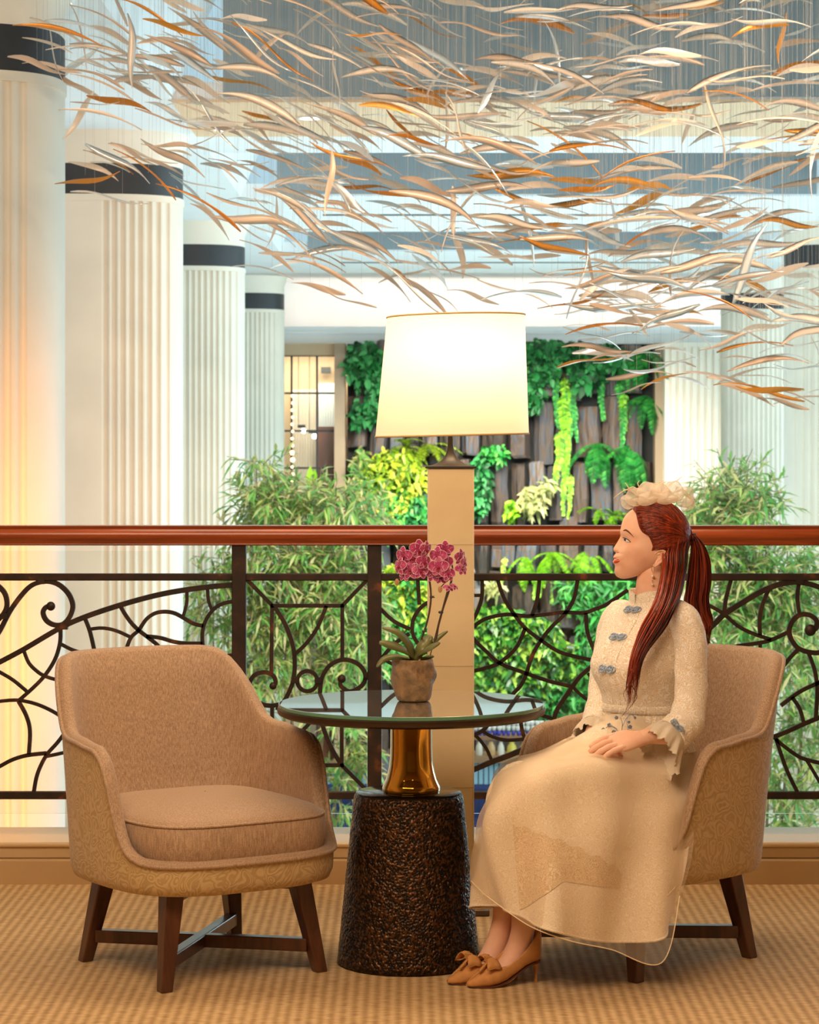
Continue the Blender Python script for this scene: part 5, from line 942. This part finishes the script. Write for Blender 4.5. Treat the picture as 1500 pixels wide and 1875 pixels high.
for pts in ([(1170, 910), (1155, 898), (1148, 888), (1145, 884)], [(1168, 908), (1150, 897), (1136, 903), (1124, 912)], [(1172, 902), (1160, 892), (1142, 900)], [(1215, 905), (1226, 888), (1240, 880), (1250, 872)], [(1250, 905), (1260, 908), (1270, 922)], [(1236, 900), (1254, 898), (1264, 912)], [(1175, 900), (1168, 886), (1171, 881)], [(1205, 905), (1208, 885), (1216, 880)]):
    c = cat([Yf(x, y, 7.33) for x, y in pts], 6); mb = MB(); mb.tube(c, [HS*1.15*(.35+.65*math.sin(PI*min(1, .15+.85*i/(len(c)-1)))) for i in range(len(c))], 5); obj('feather', mb, simple('cream_feather', '#f3dfbd', .7, var=.05), fas, ang=0)

# ================================================================ DRESS
rows = []
BOD = [(1194, 1088, .057, .054, .054, 7.38), (1194, 1096, .061, .057, .058, 7.38), (1195, 1103, .085, .062, .065, 7.38), (1196, 1110, .125, .07, .074, 7.38), (1196, 1120, .158, .08, .082, 7.378), (1194, 1140, .170, .098, .088, 7.374), (1190, 1165, .163, .122, .095, 7.37), (1186, 1195, .152, .142, .094, 7.364), (1184, 1220, .145, .148, .092, 7.36), (1180, 1245, .134, .136, .088, 7.36), (1177, 1270, .126, .112, .086, 7.36), (1175, 1292, .123, .102, .085, 7.36), (1175, 1306, .124, .10, .086, 7.36), (1178, 1330, .135, .105, .10, 7.36), (1186, 1370, .155, .10, .115, 7.37)]
for px, py, hw, fd, bd, Y in BOD: rows.append(ell(at(px, py, Y), hw, fd, bd, 0, 64))
rows = [list(r) for r in zip(*[cat(list(c), 4) for c in zip(*rows)])]
for i, r in enumerate(rows):          # bust
    for k in range(64):
        a = 2*PI*k/64; t = i/(len(rows)-1)
        for sgn in (-1, 1):
            ac = PI/2+sgn*.62; r[k] = r[k]+(FV*math.sin(a)+LV*math.cos(a))*.016*math.exp(-((a-ac)/.38)**2-((t-.56)/.09)**2)
m = MB(); m.grid(rows, cu=True); bod = obj('bodice', m, LACE, per, ang=0)
def bodpt(a, t, off=0.0):
    i = t*(len(rows)-1); i0 = min(int(i), len(rows)-2); q = i-i0; k = (a/(2*PI)*64) % 64; k0 = int(k); u = k-k0
    f = lambda ii, kk: rows[ii][kk % 64]
    p = f(i0, k0).lerp(f(i0, k0+1), u).lerp(f(i0+1, k0).lerp(f(i0+1, k0+1), u), q); return p+(FV*math.sin(a)+LV*math.cos(a))*off
# stand collar with a notch at the front
m = MB(); rr_ = []
for z, o_ in ((1101, .003), (1094, .003), (1086, .002), (1080, .003), (1078, .006), (1080, .009), (1094, .008), (1101, .008)):
    row = []
    for k in range(49):
        a = PI/2+.10+(2*PI-.20)*k/48; nz = 7*max(0, 1-abs(((a-PI/2+PI) % (2*PI))-PI)/.55)**1.2 if z < 1090 else 0; c_ = at(1193, z+nz, 7.38); row.append(c_+LV*(.0585+o_)*math.cos(a)+FV*(.0535+o_)*math.sin(a)-UZ*.004*math.sin(a))
    rr_.append(row)
m.grid(rr_); obj('collar', m, LACE, bod, ang=0)
m = MB(); m.tube([bodpt(PI/2-.13, t, .0006) for t in np.linspace(.14, .76, 26)], .0012, 5); obj('placket', m, LACE, bod, ang=0)
for e in (.12, .22): m = MB(); m.tube([bodpt(PI/2+e, t, -.0004) for t in np.linspace(.14, .76, 26)], .0012, 5); obj('pintuck', m, LACE, bod, ang=0)
m = MB(); bt = [[bodpt(2*PI*k/64, t, o_) for k in range(64)] for t, o_ in ((.765, .001), (.772, .005), (.80, .0055), (.83, .0055), (.838, .001))]; m.grid(bt, cu=True); obj('waistband', m, LACE, per, ang=0)
FROG = simple('frog_blue', '#9db0c8', .6, var=.25, scale=120)
def frog(name, P0, u, v, nrm, s_, parent):
    mb = MB()
    for sg in (-1, 1):
        for q in range(3):
            a0 = q*2.1; c_ = P0+u*sg*s_*.46; mb.tube([c_+(u*math.cos(a)*.30+v*math.sin(a)*.22)*s_*(1.2 if q == 0 else .9)+(u*math.cos(a0)+v*math.sin(a0))*s_*.16+nrm*(.0012*q) for a in np.linspace(0, 2*PI, 13)[:-1]], s_*.075, 5, closed=True)
    mb.ball(P0+nrm*.002, s_*.17, 8, 6); return obj(name, mb, FROG, parent, ang=0)
for t in (.245, .42, .57):
    a = PI/2+.05; p = bodpt(a, t, .005); frog('frog_button', p, (LV+FV*-.12).normalized(), (bodpt(a, t-.04, .003)-p).normalized(), FV, .031, bod)
# sleeves
def sleeve(pts, rad, n=28, seed=1, up=(0, 1, 0)):
    c = cat(pts, 7); mb = MB(); m_ = len(c); mb.f.append(tuple(range(n))[::-1]); rs_ = [interp(i/(m_-1), np.linspace(0, 1, len(rad)), rad) for i in range(m_)]; mb.tube(c, rs_, n, cap=False, up=up)
    r = random.Random(seed); vs = []
    for i in range(m_):
        for k in range(n):
            p = Vector(mb.v[i*n+k]); d = (p-c[i]); f = 1+.035*math.sin(i*.55+2.0*math.sin(2*PI*k/n+seed)+seed)*(.3+i/m_)+.02*math.sin(i*1.3+k*.9); vs.append(tuple(c[i]+d*f))
    mb.v = vs; return mb, c, rs_
mb, cN, rN = sleeve([at(1222, 1112, 7.30), at(1240, 1120, 7.265), at(1256, 1140, 7.235), at(1264, 1180, 7.215), at(1266, 1230, 7.20), at(1264, 1285, 7.18), at(1258, 1318, 7.15), at(1244, 1336, 7.125), at(1228, 1349, 7.105)], [.02, .036, .046, .047, .046, .047, .050, .051, .049]); sN = obj('sleeve', mb, LACE, per, ang=0)
mb, cF, rF = sleeve([at(1150, 1112, 7.44), at(1136, 1120, 7.47), at(1124, 1140, 7.49), at(1113, 1190, 7.485), at(1106, 1240, 7.47), at(1100, 1290, 7.42), at(1094, 1318, 7.38), at(1088, 1334, 7.34)], [.02, .036, .042, .041, .041, .042, .043, .040], seed=5); sF = obj('sleeve', mb, LACE, per, ang=0)
def ruffle(c, r, drop, ln, flare, parent, seed):
    ax = (c[-1]-c[-3]).normalized(); o0 = c[-1]; u = Vector((0, 1, 0)); u = (u-ax*u.dot(ax)).normalized(); v = ax.cross(u); rows = []; n = 96
    for i in range(9):
        t = i/8; row = []
        for k in range(n):
            a = 2*PI*k/n; wv = 1+.11*t*math.sin(9*a+seed)+.05*t*math.sin(17*a+seed*2); rd = u*math.cos(a)+v*math.sin(a); e = .004*t*t*math.sin(34*a) if i == 8 else 0
            row.append(o0+ax*(ln*t+e)+rd*r*(1.0+(flare-1)*t**.8)*wv+Vector((0, 0, -drop*t*t))*(1.0 if rd.z > -.2 else 1.25))
        rows.append(row)
    mb = MB(); mb.grid(rows, cu=True); obj('lace_ruffle', mb, LACE_RUFFLE, parent, ang=0)
    mb = MB(); mb.tube([o0-ax*.004+(u*math.cos(a)+v*math.sin(a))*r*1.01 for a in np.linspace(0, 2*PI, 41)[:-1]], .0032, 6, closed=True); obj('cuff', mb, LACE, parent, ang=0)
ruffle(cN, .049, .022, .052, 1.42, sN, 1); ruffle(cF, .040, .016, .05, 1.4, sF, 4)
p = at(1241, 1329, 7.06); frog('cuff_flower', p, Vector((.62, .1, -.72)).normalized(), Vector((.6, -.5, .5)).normalized(), Vector((-.2, -.9, .3)), .027, sN)
# skirt
CT = [[(1264, 1335, 7.36), (1276, 1385, 7.33), (1270, 1425, 7.23), (1262, 1480, 7.12), (1248, 1580, 7.03), (1222, 1692, 6.97)],
 [(1232, 1330, 7.29), (1240, 1388, 7.20), (1230, 1434, 7.09), (1218, 1500, 7.02), (1202, 1600, 6.95), (1180, 1722, 6.91)],
 [(1184, 1322, 7.235), (1162, 1380, 7.15), (1152, 1412, 7.03), (1142, 1490, 6.96), (1128, 1600, 6.91), (1112, 1724, 6.87)],
 [(1148, 1318, 7.22), (1088, 1377, 7.11), (1062, 1402, 6.985), (1056, 1480, 6.91), (1048, 1590, 6.87), (1042, 1712, 6.845)],
 [(1122, 1318, 7.23), (1040, 1378, 7.085), (988, 1405, 6.955), (974, 1480, 6.895), (974, 1580, 6.865), (976, 1690, 6.85)],
 [(1106, 1320, 7.27), (1008, 1379, 7.10), (932, 1410, 6.99), (908, 1485, 6.93), (905, 1570, 6.915), (914, 1668, 6.91)],
 [(1100, 1324, 7.33), (998, 1380, 7.165), (916, 1413, 7.08), (893, 1490, 7.04), (887, 1570, 7.04), (893, 1656, 7.04)],
 [(1106, 1328, 7.41), (1010, 1381, 7.25), (932, 1412, 7.19), (906, 1480, 7.16), (900, 1570, 7.14), (900, 1652, 7.13)],
 [(1128, 1330, 7.47), (1058, 1386, 7.41), (1000, 1416, 7.36), (975, 1440, 7.30), (960, 1470, 7.28), (955, 1500, 7.26)]]
ctrl = [[at(*c[i]) for c in CT] for i in range(6)]
def skirt(off, ext, seed, nf=1.0):
    rows = cgrid(ctrl, 12, 8); m_ = len(rows); n = len(rows[0]); out = []
    for i in range(m_):
        row = []; t = i/(m_-1); fall = max(0, (t-.38)/.62)
        for j in range(n):
            p = rows[i][j]; a = rows[i][max(0, j-1)]; b = rows[i][min(n-1, j+1)]; up_ = rows[max(0, i-1)][j]; dn = rows[min(m_-1, i+1)][j]; nr = (b-a).cross(dn-up_); nr = nr.normalized() if nr.length > 1e-9 else Vector((0, -1, 0))
            if nr.y > 0 and j < n*.8 and t > .3: nr = -nr
            if t <= .3 and nr.z < 0: nr = -nr
            u = j/(n-1); fo = ((.024*math.sin(u*17+1.6*math.sin(t*2.4+seed)+seed)+.012*math.sin(u*37+seed*2+t*2))*1.35*fall**1.0+.015*math.sin(u*13-t*11+seed)*math.exp(-((t-.5)/.16)**2))*nf+.004*math.sin(u*30+t*9+seed)*(1-abs(t-.3))*(t > .1)
            row.append(p+nr*(off+fo)+(dn-up_).normalized()*ext*(max(0, t-.9)/.1)*(1-.7*abs(u-.45)))
        out.append(row)
    return out
r1 = skirt(0, 0, 1.0); m = MB(); m.grid(r1); SKL = m_lace('skirt_lace', '#ecd8b8', '#faeed6', 50, .3); sk = obj('skirt', m, SKL, per, ang=0)
m = MB(); m.tube([q for q in r1[-1]], .0035, 5); obj('hem', m, SKL, sk, ang=0)
BANDM = m_lace('lace_leg_shade', '#d8bb92', '#f2deba', 50, .35); m = MB(); nI, nJ = len(r1)-1, len(r1[0])-1  # sheer lace band; shade of the legs behind it painted as darker lace
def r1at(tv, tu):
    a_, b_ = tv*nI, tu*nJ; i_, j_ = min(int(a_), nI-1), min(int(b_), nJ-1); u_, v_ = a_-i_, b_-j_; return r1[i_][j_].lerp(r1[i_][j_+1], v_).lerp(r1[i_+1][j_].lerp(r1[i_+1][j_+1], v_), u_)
m.grid([[r1at((.66+.13*q+.006*math.sin(q*40))*(1-w_)+(.97-.13*min(1, q*2.2)-.0*q)*w_, .56-.34*q)+Vector((-.0006, -.0022, 0)) for q in np.linspace(0, 1, 40)] for w_ in np.linspace(0, 1, 14)]); obj('lace_leg_shade', m, BANDM, sk, ang=0)
# sheer organza overlay with its own longer hem
for c in CT:
    pass
ctrl_b = [list(r) for r in ctrl]; HX = [(1240, 1640, 6.96), (1208, 1762, 6.88), (1115, 1738, 6.85), (1042, 1722, 6.825), (972, 1695, 6.82), (900, 1642, 6.88), (869, 1612, 7.02), (884, 1625, 7.12), (940, 1500, 7.24)]
ctrl = ctrl[:5]+[[at(*h) for h in HX]]; hx_ = cgrid([ctrl[-1], ctrl[-1]], 12, 1)[0]; ctrl = ctrl_b; r2 = skirt(.010, 0, 1.0)
for i in range(len(r2)):
    q = max(0, (i/(len(r2)-1)-.5)/.5)**2
    for j in range(len(r2[0])): r2[i][j] = r2[i][j]+(hx_[j]-r1[-1][j])*q
st = 5; m = MB(); m.grid(r2[st:]); ov = obj('organza_overlay', m, SHEER, per, ang=0, label='sheer organza overskirt')
m = MB(); m.tube(r2[-1], .0016, 5); obj('rolled_hem', m, simple('organza_edge', '#f5dfb8', .6, var=.03), ov, ang=0)
rows3 = cgrid([[at(1262, 1425, 7.10), at(1268, 1470, 7.12), at(1262, 1430, 7.2)], [at(1246, 1520, 7.0), at(1256, 1530, 7.05), at(1256, 1520, 7.12)], [at(1232, 1600, 6.96), at(1250, 1612, 7.0), at(1247, 1600, 7.06)], [at(1222, 1640, 6.94), at(1238, 1622, 6.97), at(1240, 1610, 7.02)]], 6, 6)
m = MB(); m.grid(rows3); sp_ = obj('side_drape', m, SHEER, ov, ang=0); m = MB(); m.tube(rows3[-1], .0014, 5); m.tube([r[-1] for r in rows3], .0014, 5); obj('drape_edge', m, MATS['organza_edge'], sp_, ang=0, kind='stuff')
# apron front, embroidered
AP = [[at(1098, 1312, 7.26), at(1140, 1306, 7.195), at(1178, 1312, 7.215)], [at(1090, 1345, 7.21), at(1138, 1340, 7.145), at(1190, 1345, 7.17)], [at(1075, 1374, 7.17), at(1130, 1376, 7.10), at(1200, 1378, 7.13)]]
ap = cgrid(AP, 10, 10); m = MB(); m.grid(ap); apo = obj('apron', m, SHEER, per, ang=0, label='sheer waist panel with blue embroidery')
def app(x, y):
    best = min(((p, (abs(750+p.x/p.y*F-x)+abs(HZ+(EYE-p.z)/p.y*F-y))) for r in ap for p in r), key=lambda e: e[1])[0]; return at(x, y, best.y-.006)
EMB = simple('embroidery_blue', '#7d8ba0', .7, var=.3, scale=150)
m = MB()
for pts in ([(1135, 1356), (1138, 1340), (1140, 1325), (1136, 1313)], [(1140, 1330), (1148, 1314), (1158, 1308), (1163, 1316)], [(1146, 1352), (1150, 1335), (1148, 1318), (1152, 1309)], [(1134, 1340), (1124, 1332), (1116, 1330)], [(1130, 1335), (1118, 1328), (1108, 1334)]): m.tube([app(p.x, p.z) for p in cat([(x, 0, z) for x, z in pts], 5)], HS*.55, 4)
obj('embroidered_stem', m, EMB, apo, ang=0, kind='stuff')
for x, y, r in ((1129, 1314, 3.4), (1116, 1328, 4), (1105, 1336, 3.6), (1124, 1340, 3.6), (1116, 1348, 4), (1134, 1352, 3.4), (1147, 1344, 4.2), (1154, 1331, 3.6), (1154, 1350, 3.4), (1152, 1322, 2.6), (1163, 1314, 2.4)):
    m = MB(); c_ = app(x, y); 
    for k in range(5): a = 2*PI*k/5+x; m.ball(c_+Vector((HS*r*.6*math.cos(a), 0, HS*r*.6*math.sin(a))), (HS*r*.5, .0012, HS*r*.5), 8, 5)
    obj('embroidered_flower', m, EMB, apo, ang=0)
# ---- shoes
SUEDE = simple('tan_suede', '#c98f52', .8, var=.1, scale=60); SOLE = simple('shoe_sole', '#5a3320', .5)
def shoe(toe, heel):
    d = (toe-heel); d.z = 0; L = d.length; d.normalize(); sd = Vector((-d.y, d.x, 0)); base = Vector((heel.x, heel.y, 0))
    U = [-.02, .02, .10, .22, .36, .5, .62, .74, .86, .95, 1.0]; ZB = [.062, .058, .056, .048, .030, .014, .006, .003, .003, .004, .007]; ZT = [.150, .152, .140, .112, .090, .074, .063, .050, .034, .021, .013]; HW = [.012, .024, .031, .033, .034, .038, .041, .037, .025, .012, .003]; OP = [.86, .80, .72, .66, .62, .62, .72, 1, 1, 1, 1]
    rows = []
    for u in np.linspace(0, 1, 40):
        x = -.02+1.02*u; zb, zt, hw_, op = (interp(x, U, q) for q in (ZB, ZT, HW, OP)); row = []
        for k in range(29):
            a = (k/28*2-1)*PI*op; s_ = math.sin(a); c_ = math.cos(a); wy = hw_*math.copysign(abs(s_)**.8, s_); row.append(base+d*(x*L)+sd*wy+UZ*(zb+(zt-zb)*(1-math.copysign(abs(c_)**.75, c_))/2))
        rows.append(row)
    m = MB(); m.grid(rows); sh_ = obj('shoe', m, SUEDE, per, ang=0); so = sh_.modifiers.new('thickness', 'SOLIDIFY'); so.thickness = .002; so.offset = 0
    m = MB(); rows = []
    for x in np.linspace(.0, .99, 30): zb, hw_ = interp(x, U, ZB), interp(x, U, HW)*.86; rows.append([base+d*(x*L)+sd*hw_*q+UZ*(zb+dz) for q, dz in ((-1, .003), (-1, -.002), (1, -.002), (1, .003))])
    m.grid(rows, cu=True); obj('sole', m, SOLE, sh_, ang=40)
    m = MB(); rows = []
    for z, a0, a1, hw_ in ((.062, -.01, .10, .020), (.048, 0.0, .075, .013), (.032, .01, .055, .008), (.015, .015, .052, .007), (.004, .012, .06, .0085), (.0, .012, .06, .0085)): rows.append([base+d*L*(a0+(a1-a0)*(.5+.5*math.cos(q)))+sd*hw_*math.sin(q)+UZ*z for q in np.linspace(0, 2*PI, 17)[:-1]])
    m.grid(rows, cu=True); m.f.append(tuple(80+k for k in range(16))); obj('heel', m, SUEDE, sh_, ang=60)
    m = MB(); c_ = base+d*L*.70+UZ*.068
    for sg in (-1, 1):
        for lay in (0, 1):
            rows = []
            for q in np.linspace(0, 1, 7):
                wd = (.006+.016*q)*(1.0-.25*lay); ln = (.008+.036*q)*(1-.0*lay); rows.append([c_+sd*sg*ln+d*wd*v+UZ*(.012*math.sin(PI*q)*(1 if not lay else -.6)-.016*q*q-.004*abs(v)+.006) for v in (-1, -.5, 0, .5, 1)])
            m.grid(rows)
    m.box(c_+UZ*.006, (.016, .02, .014), Matrix.Rotation(math.atan2(d.y, d.x), 3, 'Z')); 
    m.grid([[c_+d*(.005+.03*q)+sd*(.006+.012*q)*1+sd*.006*v+UZ*(-.002-.02*q) for v in (-1, 0, 1)] for q in np.linspace(0, 1, 4)])
    b = obj('bow', m, SUEDE, sh_, ang=50, kind='stuff'); so = b.modifiers.new('thickness', 'SOLIDIFY'); so.thickness = .0025
shoe(Vector((.155, 6.95, 0)), Vector((.352, 7.03, 0))); shoe(Vector((.103, 6.99, 0)), Vector((.300, 7.073, 0)))
